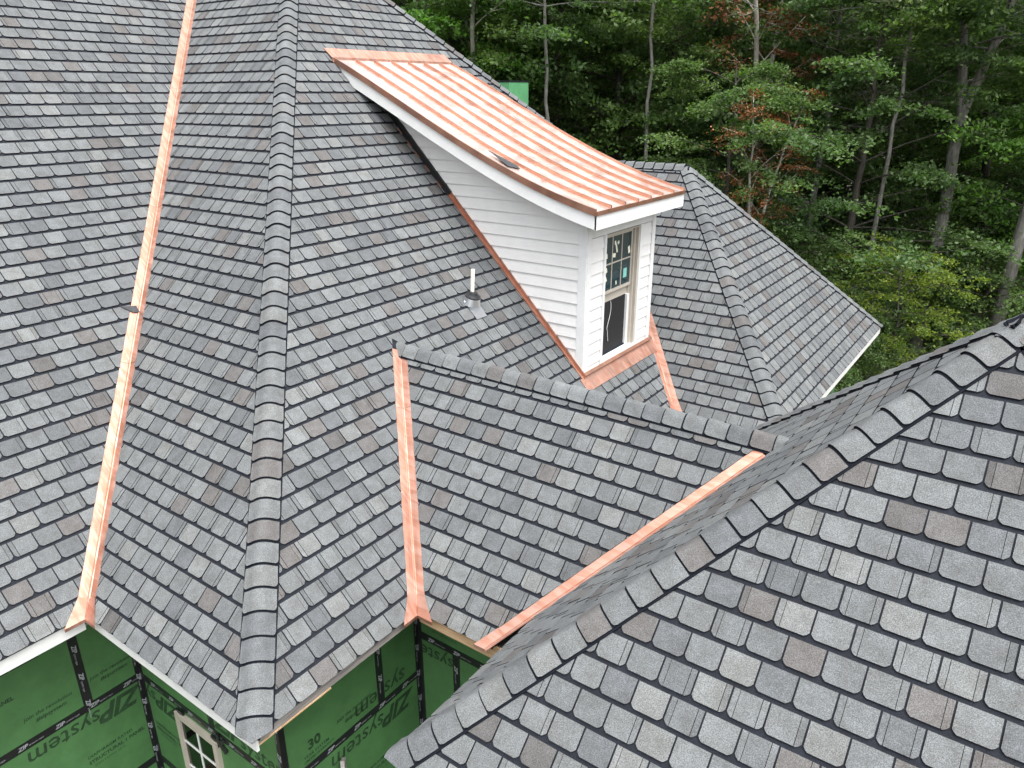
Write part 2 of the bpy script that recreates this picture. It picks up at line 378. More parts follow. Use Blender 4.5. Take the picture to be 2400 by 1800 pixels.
mb.build('back_slopes', 'dark', house, 'shingled slopes on the far sides of the roofs')

# ------------------------------------------------------------------ hip and ridge caps
def caps(name, label, P, Q, n1, n2, count_from=0.0, wid=0.145, expo=0.207, start=0.0, pointed=True):
    """P lower end, Q upper end, n1/n2 normals of the two slopes"""
    ax = (Q - P).normalized(); L = (Q - P).length
    up = (n1 + n2).normalized(); e1 = ax.cross(n1).normalized(); e2 = ax.cross(n2).normalized()
    if e1.dot(n2) > 0: e1 = -e1
    if e2.dot(n1) > 0: e2 = -e2
    def prof(lift, u):          # u in -1..1
        s = abs(u)*wid; e, n = (e1, n1) if u < 0 else (e2, n2)
        rad = 0.105
        base = e*s + n*lift
        if s < rad:             # round the crown
            k = s/rad; p1 = e1*rad + n1*lift; p2 = e2*rad + n2*lift; c = up*2*(lift*1.0 - 0.003) - (p1 + p2)*0.5
            tt = 0.5 + 0.5*k*(1 if u > 0 else -1)
            return p1*(1 - tt)**2 + c*2*tt*(1 - tt) + p2*tt**2
        return base
    us = [-1, -0.93, -0.82, -0.68, -0.52, -0.34, -0.17, 0, 0.17, 0.34, 0.52, 0.68, 0.82, 0.93, 1]
    def cap_mesh(point=False):
        vs, fs, fm = [], [], []
        n = len(us); ch = {0: 0.03, 1: 0.008, n - 2: 0.008, n - 1: 0.03}
        if point: ch = {j: abs(u)*wid*0.68 + 0.0*j for j, u in enumerate(us)}
        for j, u in enumerate(us): vs.append(prof(0.034, u) + ax*ch.get(j, 0))
        for j, u in enumerate(us): vs.append(prof(0.0205, u) + ax*(expo - 0.017))
        for j, u in enumerate(us): vs.append(prof(0.008, u) + ax*(ch.get(j, 0) + 0.003))
        vs += [v.copy() for v in vs[:n]]; vs += [v.copy() for v in vs[n:2*n]]
        for j, u in enumerate(us): vs.append(prof(0.0195, u) + ax*(expo + 0.012))  # dark end band imitates the shadow line under the next cap
        for j in range(n - 1):
            fs.append((j, j + 1, n + j + 1, n + j)); fm.append(0); fs.append((4*n + j, 4*n + j + 1, 5*n + j + 1, 5*n + j)); fm.append(1)
            fs.append((3*n + j, 2*n + j, 2*n + j + 1, 3*n + j + 1)); fm.append(1)
        for j in (0, n - 1):
            e, nn = (e1, n1) if j == 0 else (e2, n2)
            b0 = len(vs); vs.append(e*wid*1.0 + nn*0.006 + ax*max(0.03, ch[0])); vs.append(e*wid + nn*0.006 + ax*(expo + 0.012)); vs.append(vs[j].copy()); vs.append(vs[5*n + j].copy())
            fs.append((b0 + 2, b0, b0 + 1, b0 + 3)); fm.append(1)
        me = mesh('cap_shingle', vs, fs, ['shingle', 'edge'], fm)
        me.polygons.foreach_set('use_smooth', [x == 0 for x in fm]); return me
    me = cap_mesh(); me0 = cap_mesh(True) if pointed else me; part = bpy.data.objects.new(name, None); COL.objects.link(part); part.parent = house; part['label'] = label
    r = random.Random(label); s = start
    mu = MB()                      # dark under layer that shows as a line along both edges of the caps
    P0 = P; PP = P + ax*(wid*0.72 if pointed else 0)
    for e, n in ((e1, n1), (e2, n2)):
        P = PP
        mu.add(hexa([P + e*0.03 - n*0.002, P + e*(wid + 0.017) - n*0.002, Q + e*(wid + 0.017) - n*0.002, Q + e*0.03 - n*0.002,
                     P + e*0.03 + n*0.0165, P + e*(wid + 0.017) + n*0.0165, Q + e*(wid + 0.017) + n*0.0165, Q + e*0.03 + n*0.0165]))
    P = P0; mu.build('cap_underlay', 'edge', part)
    while s < L - expo*0.55:
        o = link('cap_shingle', me0 if s == start else me, part); o.color = tone(r); 
        if o.color[0] > 0.125: o.color = (o.color[0]*0.9, o.color[1]*0.9, o.color[2]*0.9, 1)
        o.location = P + ax*s + up*r.uniform(-0.001, 0.002); s += expo + r.uniform(-0.004, 0.004)
    return part
nA = {k: v[2] for k, v in sl.items()}
nX = Vector((0, 1, 1)).normalized(); nFr = Vector((1, 0, 1)).normalized(); nEb = Vector((0, 1, 1)).normalized()
caps('hip_cap_row', 'row of hip caps running down the middle of the left roof', V(aB - 0.02, bC + 0.02, ZE - 0.02), V(*apex, zX), nA['B'], nA['C'])
caps('hip_cap_row', 'row of hip caps along the nearest hip of the pyramid roof', V(aF - 0.02, bE - 0.02, ZF - 0.02), V(PA, PB, PZ), nA['E'], nA['F'])
caps('hip_cap_row', 'row of hip caps along the far edge of the pyramid roof', V(PA + (PZ - ZF), bE, ZF), V(PA, PB, PZ), nA['E'], nEb)
caps('hip_cap_row', 'row of hip caps of the pyramid roof at the right frame edge', V(aF, 2*PB - bE, ZF), V(PA, PB, PZ), nA['F'], nFr)
caps('hip_cap_row', 'row of hip caps on the far right edge of the main roof', V(cX - ZE, bC, ZE), V(*apex, zX), nA['C'], nX)
caps('ridge_cap_row', 'row of ridge caps on the cross gable', V(DR, cC - (DR + cD) - 0.06, DR + cD), V(DR, DR + cD - cE + 0.16, DR + cD), nA['D'], nA['Db'], pointed=False)
caps('hip_cap_row', 'row of hip caps between the two far hip roof slopes', V(ZE - cG - 0.02, -(ZE - cH)/kH + 0.02, ZE - 0.02), V(GR, bG, zG), nA['G'], nA['H'])
caps('hip_cap_row', 'row of hip caps on the far edge of the far hip roof', V(2*GR - (ZE - cG), -(ZE - cH)/kH, ZE), V(GR, bG, zG), nA['H'], nX)
caps('ridge_cap_row', 'row of ridge caps on top of the far hip roof', V(GR, bG - 0.03, zG), V(GR, -9.5, zG), nA['G'], nX, pointed=False)
ap = V(PA, PB, PZ + 0.040); ring = [V(PA + x*0.16, PB + y*0.16, PZ - 0.16 + 0.034) for x, y in ((-1, -1), (-1, 1), (1, 1), (1, -1))]
o = link('apex_cap', mesh('apex_cap', [ap] + ring + [q - Vector((0, 0, 0.025)) for q in ring], [(0, 2, 1), (0, 3, 2), (0, 4, 3), (0, 1, 4), (1, 2, 6, 5), (2, 3, 7, 6), (3, 4, 8, 7), (4, 1, 5, 8)], ['shingle', 'edge'], [0, 0, 0, 0, 1, 1, 1, 1]), house, 'shingle cap on the pyramid roof tip'); o.color = (0.072, 0.075, 0.079, 1)

# ------------------------------------------------------------------ copper valleys
def valley(label, P, Q, n1, n2, joints, e_eave1=None, e_eave2=None, width=0.1005, lip=0.20):
    ax = (Q - P).normalized(); L = (Q - P).length
    e1 = ax.cross(n1).normalized(); e2 = ax.cross(n2).normalized()
    if e1.dot(n2) < 0: e1 = -e1
    if e2.dot(n1) < 0: e2 = -e2
    up = (n1 + n2).normalized()
    part = bpy.data.objects.new('copper_valley', None); COL.objects.link(part); part.parent = house; part['label'] = label
    cuts = [-0.03] + list(joints) + [L]
    for i in range(len(cuts) - 1):
        s0, s1 = cuts[i] - (0.05 if i else 0), cuts[i + 1]
        lift0, lift1 = 0.008 if i else 0.006, 0.004
        vs, fs = [], []; nseg = max(2, int((s1 - s0)/0.5)); r = random.Random(i)
        prof = lambda l: [e1*width + n1*l, e1*0.06 + n1*(l + 0.001), e1*0.017 + n1*l, e1*0.010 + n1*(l + 0.008), up*(0.019 + l), e2*0.010 + n2*(l + 0.008), e2*0.017 + n2*l, e2*0.06 + n2*(l + 0.001), e2*width + n2*l]
        for k in range(nseg + 1):
            f = k/nseg; pr = prof(lift0 + (lift1 - lift0)*f)
            vs += [P + ax*(s0 + (s1 - s0)*f) + q + up*r.uniform(-0.0008, 0.0008) for q in pr]
        for k in range(nseg):
            for j in range(8): fs.append((k*9 + j, k*9 + j + 1, (k + 1)*9 + j + 1, (k + 1)*9 + j))
        vs += [v - up*0.003 for v in vs[:9]]; nb = len(vs) - 9
        for j in range(8): fs.append((j, nb + j, nb + j + 1, j + 1))
        link('copper_sheet', mesh('copper_sheet', vs, fs, 'copper'), part)
    for e, n, d in ((e1, n1, e_eave1), (e2, n2, e_eave2)):       # flared feet folded over the eave
        if d is None: continue
        c = P - ax*0.035; o_ = n*0.019
        a_ = P + ax*0.16 + e*0.100 + o_; b_ = c + d*lip + o_; m_ = c + e*0.0 + o_*0.7
        dn = Vector((0, 0, -0.035))
        link('copper_foot', mesh('copper_foot', [m_, b_, a_, P + ax*0.16 + o_*0.5, b_ + dn, m_ + dn], [(0, 1, 2, 3), (1, 0, 5, 4)], 'copper'), part)
    return part
def pt(x, y): return V(x, y, 0)
up_ = lambda z: z
UA, UB = Vector((0, 1, 0)), Vector((1, 0, 0))          # +a and +b
zt = zX - 0.05
valley('long copper valley down the left side of the roof', V(aB, bA, ZE), V(zt - cB, cA - zt, zt), nA['A'], nA['B'], [3.0, 5.6, 8.2], -UA, UB)
valley('copper valley at the left of the cross gable', V(aD, bC, ZE), V(DR - 0.05, cC - (DR - 0.05 + cD), DR - 0.05 + cD), nA['C'], nA['D'], [2.35], -UA, UB)
valley('copper valley at the right of the cross gable', V(aD, ZE - cE, ZE), V(DR - 0.13, DR - 0.13 + cD - cE, DR - 0.13 + cD), nA['D'], nA['E'], [1.75], -UB, None, lip=0.13)
valley('copper valley beside the dormer', V(ZE - cG, bC, ZE), V(GR - 0.1, cC - (GR - 0.1 + cG), GR - 0.1 + cG), nA['C'], nA['G'], [1.5, 3.9], -UA, UB, lip=0.14)

# ------------------------------------------------------------------ fascias, soffits and walls
OV = 0.6
aw, bwA, bwC, dw = aB + OV, bA - OV, bC - OV, aD + OV
GZ = -CAMZ
def fascia(label, mat, *box): return MB().box(*box).build('fascia_board', mat, house, label)
FT, FH = 0.024, 0.15
z1 = ZE - 0.012
fascia('white fascia under the left wing eave', 'white', -3, aB - 0.02, bA - 0.05, bA - 0.05 + FT, z1 - FH, z1)
fascia('white fascia under the narrow slope eave', 'white', aB + 0.03, aB + 0.03 + FT, bA - 0.03, bC - 0.01, z1 - FH, z1)
fascia('weathered grey fascia left of the cross gable', 'wood_grey', aB + 0.06, aD + 0.02, bC - 0.056, bC - 0.03, z1 - 0.10, z1 + 0.004)
fascia('thin pine trim strip at the roof corner', 'wood', aB + 0.035, aB + 0.80, bC - 0.029, bC - 0.018, z1 - 0.112, z1 - 0.101)
fascia('raw pine fascia under the cross gable', 'wood', aD + 0.05, aD + 0.05 + FT, bC - 0.02, ZE - cE + 0.3, z1 - FH, z1)
fascia('dark raw wood fascia board of the far hip roof', 'wood_dark', ZE - cG + 0.05, ZE - cG + 0.05 + FT, bC - 0.2, -(ZE - cH)/kH - 0.01, z1 - 0.2, z1)
fascia('white fascia of the far hip end', 'white', ZE - cG + 0.02, 2*GR - (ZE - cG), -(ZE - cH)/kH - 0.05, -(ZE - cH)/kH - 0.02, z1 - 0.15, z1)
fascia('raw pine fascia of the pyramid roof', 'wood', aF + 0.05, aF + 0.05 + FT, bE + 0.03, 2*PB - bE - 0.03, ZF - 0.17, ZF - 0.014)
fascia('pine fascia on the left side of the pyramid roof', 'wood', aF + 0.03, dw, bE + 0.045, bE + 0.045 + FT, ZF - 0.17, ZF - 0.014)
mb = MB(); zs = z1 - FH + 0.02
mb.box(-3, aw, bwA, bA - 0.052, zs, zs + 0.02).box(aB + 0.056, aw + 0.0, bwA, bC - 0.06, zs + 0.022, zs + 0.04).box(aw, dw, bwC, bC - 0.058, zs + 0.001, zs + 0.019).box(aD + 0.076, dw, bwC, bE + 0.5, zs + 0.023, zs + 0.041)
mb.build('soffit', 'wood_grey', house, 'plywood soffits under the left eaves')

PT = 0.011
def wall(label, horiz, lo, hi, fixed, face, vcuts, hcuts, z_top):
    """horiz 'a' or 'b': the axis the wall runs along.  face = +1/-1 side of the fixed axis that shows."""
    part = bpy.data.objects.new('sheathed_wall', None); COL.objects.link(part); part.parent = house; part['label'] = label
    def bx(h0, h1, z0, z1_, d0, d1):
        f0, f1 = sorted((fixed + face*d0, fixed + face*d1))
        return boxabz(h0, h1, f0, f1, z0, z1_) if horiz == 'a' else boxabz(f0, f1, h0, h1, z0, z1_)
    zc = [GZ] + list(hcuts) + [z_top]; k = 0
    for i in range(len(zc) - 1):
        cs = [lo] + [c for c in vcuts[i] if lo < c < hi] + [hi]
        for j in range(len(cs) - 1):
            MB().add(bx(cs[j] + 0.003, cs[j + 1] - 0.003, zc[i] + 0.003, zc[i + 1] - 0.003, -0.02, 0.0)).build('sheathing_panel', 'green', part)
            if j: 
                MB().add(bx(cs[j] - 0.048, cs[j] + 0.048, zc[i], zc[i + 1], 0.0015, 0.004)).build('seam_tape', 'tape', part)
    for z in hcuts:
        MB().add(bx(lo, hi, z - 0.048, z + 0.048, 0.003, 0.0062)).build('seam_tape', 'tape', part)
    return part
WALLS = {}
WALLS['A'] = wall('green sheathed wall under the left wing eave', 'a', -3, aw, bwA, 1, [[0.5], [0.6], [0.0, 2.393]], [-7.36, -6.14], ZE - 0.02)
WALLS['B'] = wall('green sheathed wall with a window', 'b', bwA, bwC, aw, -1, [[], [], [-5.95]], [-7.36, -6.14], ZE - 0.02)
WALLS['C'] = wall('green sheathed wall right of the near corner', 'a', aw, dw, bwC, 1, [[], [], [4.242]], [-7.36, -6.14], ZE - 0.02)
WALLS['D'] = wall('green sheathed wall deep under the cross gable', 'b', bwC, -1.6, dw, -1, [[], [-4.221], []], [-6.85, -5.6], ZE - 0.02)
def ctape(part, a, b, da, db, wdt=0.075):      # folded corner tape
    mb = MB(); e = 0.0075
    a0, a1 = sorted((a - (e if da == 0 else 0), a + (e if da == 0 else da*wdt)))
    mb.box(min(a + da*0.0, a + da*wdt), max(a, a + da*wdt), b - (e if db < 0 else 0), b + (0 if db < 0 else e), GZ, ZE - 0.16)
    mb.build('corner_tape', 'tape', part)
def vtape(part, a0, a1, b0, b1): MB().box(a0, a1, b0, b1, GZ, ZE - 0.16).build('corner_tape', 'tape', part)
vtape(WALLS['A'], aw - 0.055, aw - 0.001, bwA, bwA + 0.0075); vtape(WALLS['B'], aw - 0.0075, aw, bwA + 0.008, bwA + 0.06)
vtape(WALLS['B'], aw - 0.0075, aw, bwC - 0.055, bwC + 0.0075); vtape(WALLS['C'], aw + 0.0005, aw + 0.055, bwC, bwC + 0.0075)
vtape(WALLS['C'], dw - 0.06, dw - 0.001, bwC, bwC + 0.0075); vtape(WALLS['D'], dw - 0.0075, dw, bwC + 0.008, bwC + 0.06)
# walls on the other sides and under the other roofs
mb = MB()
mb.box(ZE - cG + OV, 2*GR - (ZE - cG) - OV, -11, -(ZE - cH)/kH - OV, GZ, ZE - 0.02)
mb.build('far_wing_wall', 'green', house, 'green sheathed wall under the far hip roof')
mb = MB(); mb.box(aF + 0.5, 8.2, bE + 0.5, 2*PB - bE - 0.5, GZ, ZF - 0.06); mb.build('pyramid_wing_wall', 'green', house, 'green sheathed wall under the pyramid roof')
mb = MB(); mb.box(aw + 0.02, 16.3, -17.9, bwC - 0.025, GZ, ZE - 0.1); mb.box(-2.9, aw, -18, bwA - 0.025, GZ, ZE - 0.1); mb.box(dw + 0.03, 7.2, bwC, bE + 0.5, GZ, ZE - 0.1)
mb.build('inner_core', 'interior', house, 'dark framed interior of the house')
tp = MB()
for bb in (-3.72,): tp.box(2*GR - (ZE - cG) - OV - 0.05, 2*GR - (ZE - cG) - OV + 0.0, -(ZE - cH)/kH - OV, -(ZE - cH)/kH - OV + 0.004, GZ, ZE)
for aa in (11.9, 14.3, 15.9): tp.box(aa, aa + 0.09, -(ZE - cH)/kH - OV, -(ZE - cH)/kH - OV + 0.004, GZ, ZE)
tp.build('seam_tape', 'tape', house, 'dark seam tape on the far wing wall')
# green chimney chase far behind
ch = bpy.data.objects.new('chimney_chase', None); COL.objects.link(ch); ch.parent = house; ch['label'] = 'green sheathed chimney chase behind the main roof'
ca, cb_ = 17.2, -13.0
MB().box(ca, ca + 0.9, cb_, cb_ + 0.62, -7, 0.30).build('chase_panel', 'green_lit', ch)
MB().box(ca - 0.006, ca, cb_ + 0.06, cb_ + 0.13, -7, 0.30).build('seam_tape', 'tape', ch)
MB().box(ca - 0.008, ca + 0.908, cb_ - 0.008, cb_ + 0.628, 0.27, 0.315).build('seam_tape', 'tape', ch)
MB().box(ca - 0.3, ca, cb_ - 0.6, cb_ + 0.05, -7, 0.24).build('chase_panel', 'green_lit', ch)

# ------------------------------------------------------------------ printed lettering
def text(parent, parts, origin, xd, yd, mat, name='printed_lettering'):
    """parts: list of (string, size, x, y, shear, weight)"""
    for body, size, x, y, shear, weight in parts:
        vs, fs = [], []
        cu = bpy.data.curves.new('txt', 'FONT'); cu.body = body; cu.size = size; cu.shear = shear; cu.offset = weight; cu.resolution_u = 2
        ob = bpy.data.objects.new('txt', cu); me = ob.to_mesh()
        n = len(vs); vs += [origin + xd*(v.co.x + x) + yd*(v.co.y + y) for v in me.vertices]; fs += [tuple(i + n for i in q.vertices) for q in me.polygons]
        ob.to_mesh_clear(); bpy.data.objects.remove(ob); bpy.data.curves.remove(cu)
        link(name, mesh(name, vs, fs, mat), parent)
Zu = Vector((0, 0, 1)); eps = 0.0022
def onA(a, z): return V(a, bwA + eps, z)
def onB(b, z): return V(aw - eps, b, z)
def onC(a, z): return V(a, bwC + eps, z)
def onD(b, z): return V(dw - eps, b, z)
ZIP = [('ZIP', 0.30, 0, 0, 0.35, 0.012), ('system', 0.27, 0.44, 0, 0.12, 0.002)]
JOIN = [('join the revolution', 0.062, 0, 0, 0.2, 0.001), ('#zipsystem', 0.066, 0.10, -0.075, 0.2, 0.0015)]
STR = [('DIAPHRAGM RATED', 0.055, 0, 0.08, 0, 0.001), ('STRUCTURAL 1 PANEL', 0.062, 0, 0, 0, 0.002), ('SPAN RATING 24/16', 0.038, 0.05, -0.06, 0, 0)]
WAR = [('30', 0.16, 0, 0, 0, 0.006), ('YEAR SYSTEM', 0.052, -0.06, -0.08, 0, 0.001), ('LIMITED WARRANTY', 0.04, -0.06, -0.13, 0, 0.001)]
text(WALLS['A'], ZIP, onA(2.93, -6.24), -UA, -Zu, 'ink'); text(WALLS['A'], JOIN, onA(1.80, -5.87), UA, Zu, 'ink'); text(WALLS['A'], JOIN, onA(2.46, -5.84), UA, Zu, 'ink')
text(WALLS['A'], ZIP, onA(2.15, -5.02), -UA, -Zu, 'ink'); text(WALLS['A'], STR, onA(2.25, -6.86), UA, Zu, 'ink'); text(WALLS['A'], STR, onA(1.15, -5.55), UA, Zu, 'ink')
text(WALLS['A'], WAR, onA(1.55, -6.60), UA, Zu, 'ink')
text(WALLS['B'], ZIP, onB(-6.02, -6.04 + 0.0), UB, Zu, 'ink') if False else text(WALLS['B'], ZIP, onB(-5.90, -6.05), UB, Zu, 'ink')
text(WALLS['B'], ZIP, onB(-6.62, -6.26), -UB, -Zu, 'ink'); text(WALLS['B'], JOIN, onB(-7.15, -5.72), UB, Zu, 'ink'); text(WALLS['B'], STR, onB(-7.2, -6.86), UB, Zu, 'ink')
text(WALLS['B'], JOIN, onB(-5.6, -6.6), UB, Zu, 'ink')
text(WALLS['C'], ZIP, onC(4.70, -6.26), -UA, -Zu, 'ink'); text(WALLS['C'], JOIN, onC(3.63, -5.90), UA, Zu, 'ink'); text(WALLS['C'], WAR, onC(3.26, -5.93), UA, Zu, 'ink')
text(WALLS['C'], [('system', 0.27, 0, 0, 0.12, 0.002)], onC(4.62, -5.90), -UA, -Zu, 'ink'); text(WALLS['C'], STR, onC(3.9, -6.95), UA, Zu, 'ink')
text(WALLS['D'], STR, onD(-4.60, -5.42), UB, Zu, 'ink'); text(WALLS['D'], [('system', 0.24, 0, 0, 0.12, 0.002)], onD(-4.25, -5.72), -UB, -Zu, 'ink')
def tape_print(part, at, xd, yd, L, step=0.36):
    s = 0.06; parts = []
    while s < L: text(part, [('ZIP', 0.062, s, -0.022, 0.3, 0.002), ('system tape', 0.03, s + 0.10, -0.018, 0.1, 0)], at, xd, yd, 'ink_tape', 'tape_lettering'); s += step
q = 0.0085
tape_print(WALLS['A'], V(0.9, bwA + q, -6.14), UA, Zu, 2.0); tape_print(WALLS['A'], V(2.393, bwA + q, ZE - 0.25), -Zu, UA, 1.2); tape_print(WALLS['A'], V(aw - 0.028, bwA + q + 0.001, ZE - 0.3), -Zu, UA, 2.6)
tape_print(WALLS['B'], V(aw - q, bwA + 0.15, -6.14), UB, Zu, 2.3); tape_print(WALLS['B'], V(aw - q, -5.95, ZE - 0.3), -Zu, UB, 1.1); tape_print(WALLS['B'], V(aw - q, bwC - 0.028, ZE - 0.3), -Zu, UB, 2.4)
tape_print(WALLS['C'], V(3.05, bwC + q, -6.14), UA, Zu, 1.7); tape_print(WALLS['C'], V(4.242, bwC + q, ZE - 0.3), -Zu, UA, 1.1); tape_print(WALLS['C'], V(dw - 0.03, bwC + q, ZE - 0.3), -Zu, UA, 2.4)
tape_print(WALLS['D'], V(dw - q, bwC + 0.1, -5.6), UB, Zu, 1.2); tape_print(WALLS['D'], V(dw - q, -4.221, -5.72), -Zu, UB, 1.0)

# ------------------------------------------------------------------ lower window in the green wall
wn = bpy.data.objects.new('window', None); COL.objects.link(wn); wn.parent = house; wn['label'] = 'tan framed window in the green wall below the near hip'
b0, b1, w0, w1 = -6.62, -5.86, -7.75, -6.235
mb = MB()
mb.box(aw - 0.045, aw + 0.03, b0, b0 + 0.075, w0, w1).box(aw - 0.045, aw + 0.03, b1 - 0.075, b1, w0, w1).box(aw - 0.045, aw + 0.03, b0 + 0.075, b1 - 0.075, w1 - 0.065, w1).box(aw - 0.045, aw + 0.03, b0 + 0.075, b1 - 0.075, w0, w0 + 0.07)
mb.build('frame', 'tan', wn)
mb = MB(); bm_ = (b0 + b1)/2
mb.box(aw - 0.030, aw - 0.012, bm_ - 0.012, bm_ + 0.012, w0 + 0.07, w1 - 0.065)
for zz in (-6.62, -6.98, -7.35): mb.box(aw - 0.0302, aw - 0.0118, b0 + 0.075, b1 - 0.075, zz - 0.012, zz + 0.012)
mb.build('muntin', 'white', wn)
for i in range(2):
    for zt_, zb_ in ((w1 - 0.065, -6.608), (-6.632, -6.968), (-6.992, -7.338), (-7.362, w0 + 0.07)):
        x0 = b0 + 0.075 if i == 0 else bm_ + 0.012; x1 = bm_ - 0.012 if i == 0 else b1 - 0.075
        MB().box(aw - 0.022, aw - 0.018, x0, x1, zb_, zt_).build('pane', 'glass', wn)
MB().box(aw - 0.010, aw - 0.005, b0 + 0.07, b1 - 0.07, w0 + 0.07, w1 - 0.06).build('backing', 'interior', wn)
mb = MB(); r = random.Random(5)
for (bb, zz) in ((b0, w1), (b1, w1)):
    for i in range(7):
        an = r.uniform(0, 6.28); dd = Vector((math.cos(an), 0, math.sin(an)))
        q0 = V(aw - 0.012, bb + 0.03, zz + 0.01); e = Vector((-math.sin(an), 0, math.cos(an)))*0.03
        mb.add(hexa([q0 - e, q0 + e, q0 + dd*0.13 + e*0.6, q0 + dd*0.13 - e*0.6, q0 - e + Vector((0, -0.004 - 0.002*i, 0)), q0 + e + Vector((0, -0.004 - 0.002*i, 0)), q0 + dd*0.13 + e*0.6 + Vector((0, -0.02, 0)), q0 + dd*0.13 - e*0.6 + Vector((0, -0.02, 0))]))
mb.build('flashing_tape', 'tape', wn)

# ------------------------------------------------------------------ the dormer
RA0, RA1 = 8.364, 11.098
DA0, DA1, DBF = 8.76, 10.84, -5.03
prof_raw = [(-9.33, 0.505), (-8.40, 0.085), (-7.505, -0.335), (-6.647, -0.730), (-5.997, -0.998), (-5.38, -1.205), (-4.67, -1.400)]
def crv(n=36):
    xs = np.array([q[0] for q in prof_raw]); zs_ = np.array([q[1] for q in prof_raw]); co = np.polyfit(xs, zs_, 4)
    bb = np.linspace(xs[0], xs[-1], n); return [(float(b_), float(np.polyval(co, b_))) for b_ in bb]
PROF = crv()
def strip_along(a0, a1, lo, hi, pr=PROF):      # solid following the roof curve between two heights above it
    vs, fs = [], []; n = len(pr)
    for b_, z_ in pr: vs += [V(a0, b_, z_ + lo), V(a1, b_, z_ + lo), V(a1, b_, z_ + hi), V(a0, b_, z_ + hi)]
    for i in range(n - 1):
        for j in range(4): fs.append((i*4 + j, i*4 + (j + 1) % 4, (i + 1)*4 + (j + 1) % 4, (i + 1)*4 + j))
    fs += [(3, 2, 1, 0), (4*n - 4, 4*n - 3, 4*n - 2, 4*n - 1)]
    return vs, fs
dr = bpy.data.objects.new('dormer_roof', None); COL.objects.link(dr); dr.parent = house; dr['label'] = 'curved standing seam copper roof of the dormer'
NP = 7; pw = (RA1 - RA0)/NP
rr_ = random.Random(3)
for i in range(NP):
    cutb = rr_.choice((14, 17, 20, 23)); a0, a1 = RA0 + i*pw, RA0 + (i + 1)*pw
    mbp = MB(); mbp.add(strip_along(a0 + 0.001, a1 - 0.001, -0.012, 0.0015, PROF[:cutb + 1])); mbp.add(strip_along(a0 + 0.001, a1 - 0.001, -0.012, -0.0008, PROF[cutb:]))
    mbp.build('copper_panel', 'copper_roof', dr)
for i in range(1, NP):
    a0 = RA0 + i*pw; mbs = MB(); mbs.add(strip_along(a0 - 0.013, a0 + 0.013, -0.004, 0.042, PROF[1:])); mbs.build('standing_seam', 'copper_seam', dr)
for a0, a1 in ((RA0 - 0.012, RA0 + 0.010), (RA1 - 0.010, RA1 + 0.012)):
    mbs = MB(); mbs.add(strip_along(a0, a1, -0.055, 0.034)); mbs.build('rake_edge', 'copper_seam', dr)
MB().box(RA0 - 0.008, RA1 + 0.008, PROF[-1][0] - 0.004, PROF[-1][0] + 0.012, PROF[-1][1] - 0.05, PROF[-1][1] + 0.004).build('drip_edge', 'copper_seam', dr)
# head flashing where the copper meets the shingles
def onCs(a, b, lift=0.0): return V(a, b, cC - b) + nA['C']*lift
tpv = PROF[0]
f0, f1 = onCs(RA0 - 0.03, -9.45, 0.022), onCs(RA1 + 0.03, -9.45, 0.022); g0, g1 = onCs(RA0 - 0.03, -9.30, 0.05), onCs(RA1 + 0.03, -9.30, 0.05)
mbh = MB(); mbh.add(hexa([f0 - nA['C']*0.01, f1 - nA['C']*0.01, g1 - nA['C']*0.01, g0 - nA['C']*0.01, f0, f1, g1, g0]))
dn_ = Vector((0.012, 0, -0.075)); mbh.add(hexa([g0, g1, g1 + dn_, g0 + dn_, g0 + Vector((0.004, 0, 0)), g1 + Vector((0.004, 0, 0)), g1 + dn_ + Vector((0.004, 0, 0)), g0 + dn_ + Vector((0.004, 0, 0))]))
mbh.build('head_flashing', 'copper', dr)
SLAB = 0.235
for a0, a1 in ((RA0 + 0.012, RA0 + 0.037), (RA1 - 0.037, RA1 - 0.012)):
    mbs = MB(); mbs.add(strip_along(a0, a1, -SLAB, -0.045)); mbs.build('rake_board', 'white', dr)
mbs = MB(); mbs.add(strip_along(RA0 + 0.037, RA1 - 0.037, -SLAB + 0.015, -0.02, PROF[:-1])); mbs.build('soffit', 'white', dr)
MB().box(RA0 + 0.012, RA1 - 0.012, PROF[-1][0] - 0.028, PROF[-1][0] - 0.005, PROF[-1][1] - SLAB, PROF[-1][1] - 0.05).build('fascia_board', 'white', dr)

dwl = bpy.data.objects.new('dormer_wall', None); COL.objects.link(dwl); dwl.parent = house; dwl['label'] = 'white lap sided left wall of the dormer'
lap = 0.167; cz0 = PROF[0][1] - 0.12; cz1 = PROF[-1][1] - 0.14; ck = (cz1 - cz0)/(PROF[-1][0] - PROF[0][0])
def side_board(z0, z1, a_out, a_in, sgn, parent):
    poly = [(-9.6, z0), (DBF - 0.105, z0), (DBF - 0.105, z1), (-9.6, z1)]
    poly = clip(poly, -1, -1, 8.80)                              # above the roof slope:  z > -b - 8.80
    poly = clip(poly, -ck, 1, cz0 - ck*PROF[0][0])               # below the roof slab
    if len(poly) < 3 or abs(area(poly)) < 1e-3: return
    out = [V(a_out + sgn*0.021*(z - z0)/lap, b_, z) for b_, z in poly]
    link('siding_board', mesh('siding_board', *extrude(out, V(a_in, 0, -CAMZ) - V(a_out, 0, -CAMZ)), 'siding'), parent)
z = -4.1 + 0.012
while z < 0.5:
    side_board(z, z + lap + 0.012, DA0 - 0.016, DA0 + 0.03, 1, dwl); z += lap
MB().box(DA0 - 0.019, DA0 + 0.002, DBF - 0.103, DBF + 0.020, -3.86, PROF[-1][1] - 0.13).build('corner_board', 'white', dwl)
# right side wall, plain boards
dwr = bpy.data.objects.new('dormer_wall', None); COL.objects.link(dwr); dwr.parent = house; dwr['label'] = 'right wall of the dormer facing away'
z = -4.1 + 0.012
while z < 0.5:
    side_board(z, z + lap + 0.012, DA1 + 0.016, DA1 - 0.03, -1, dwr); z += lap
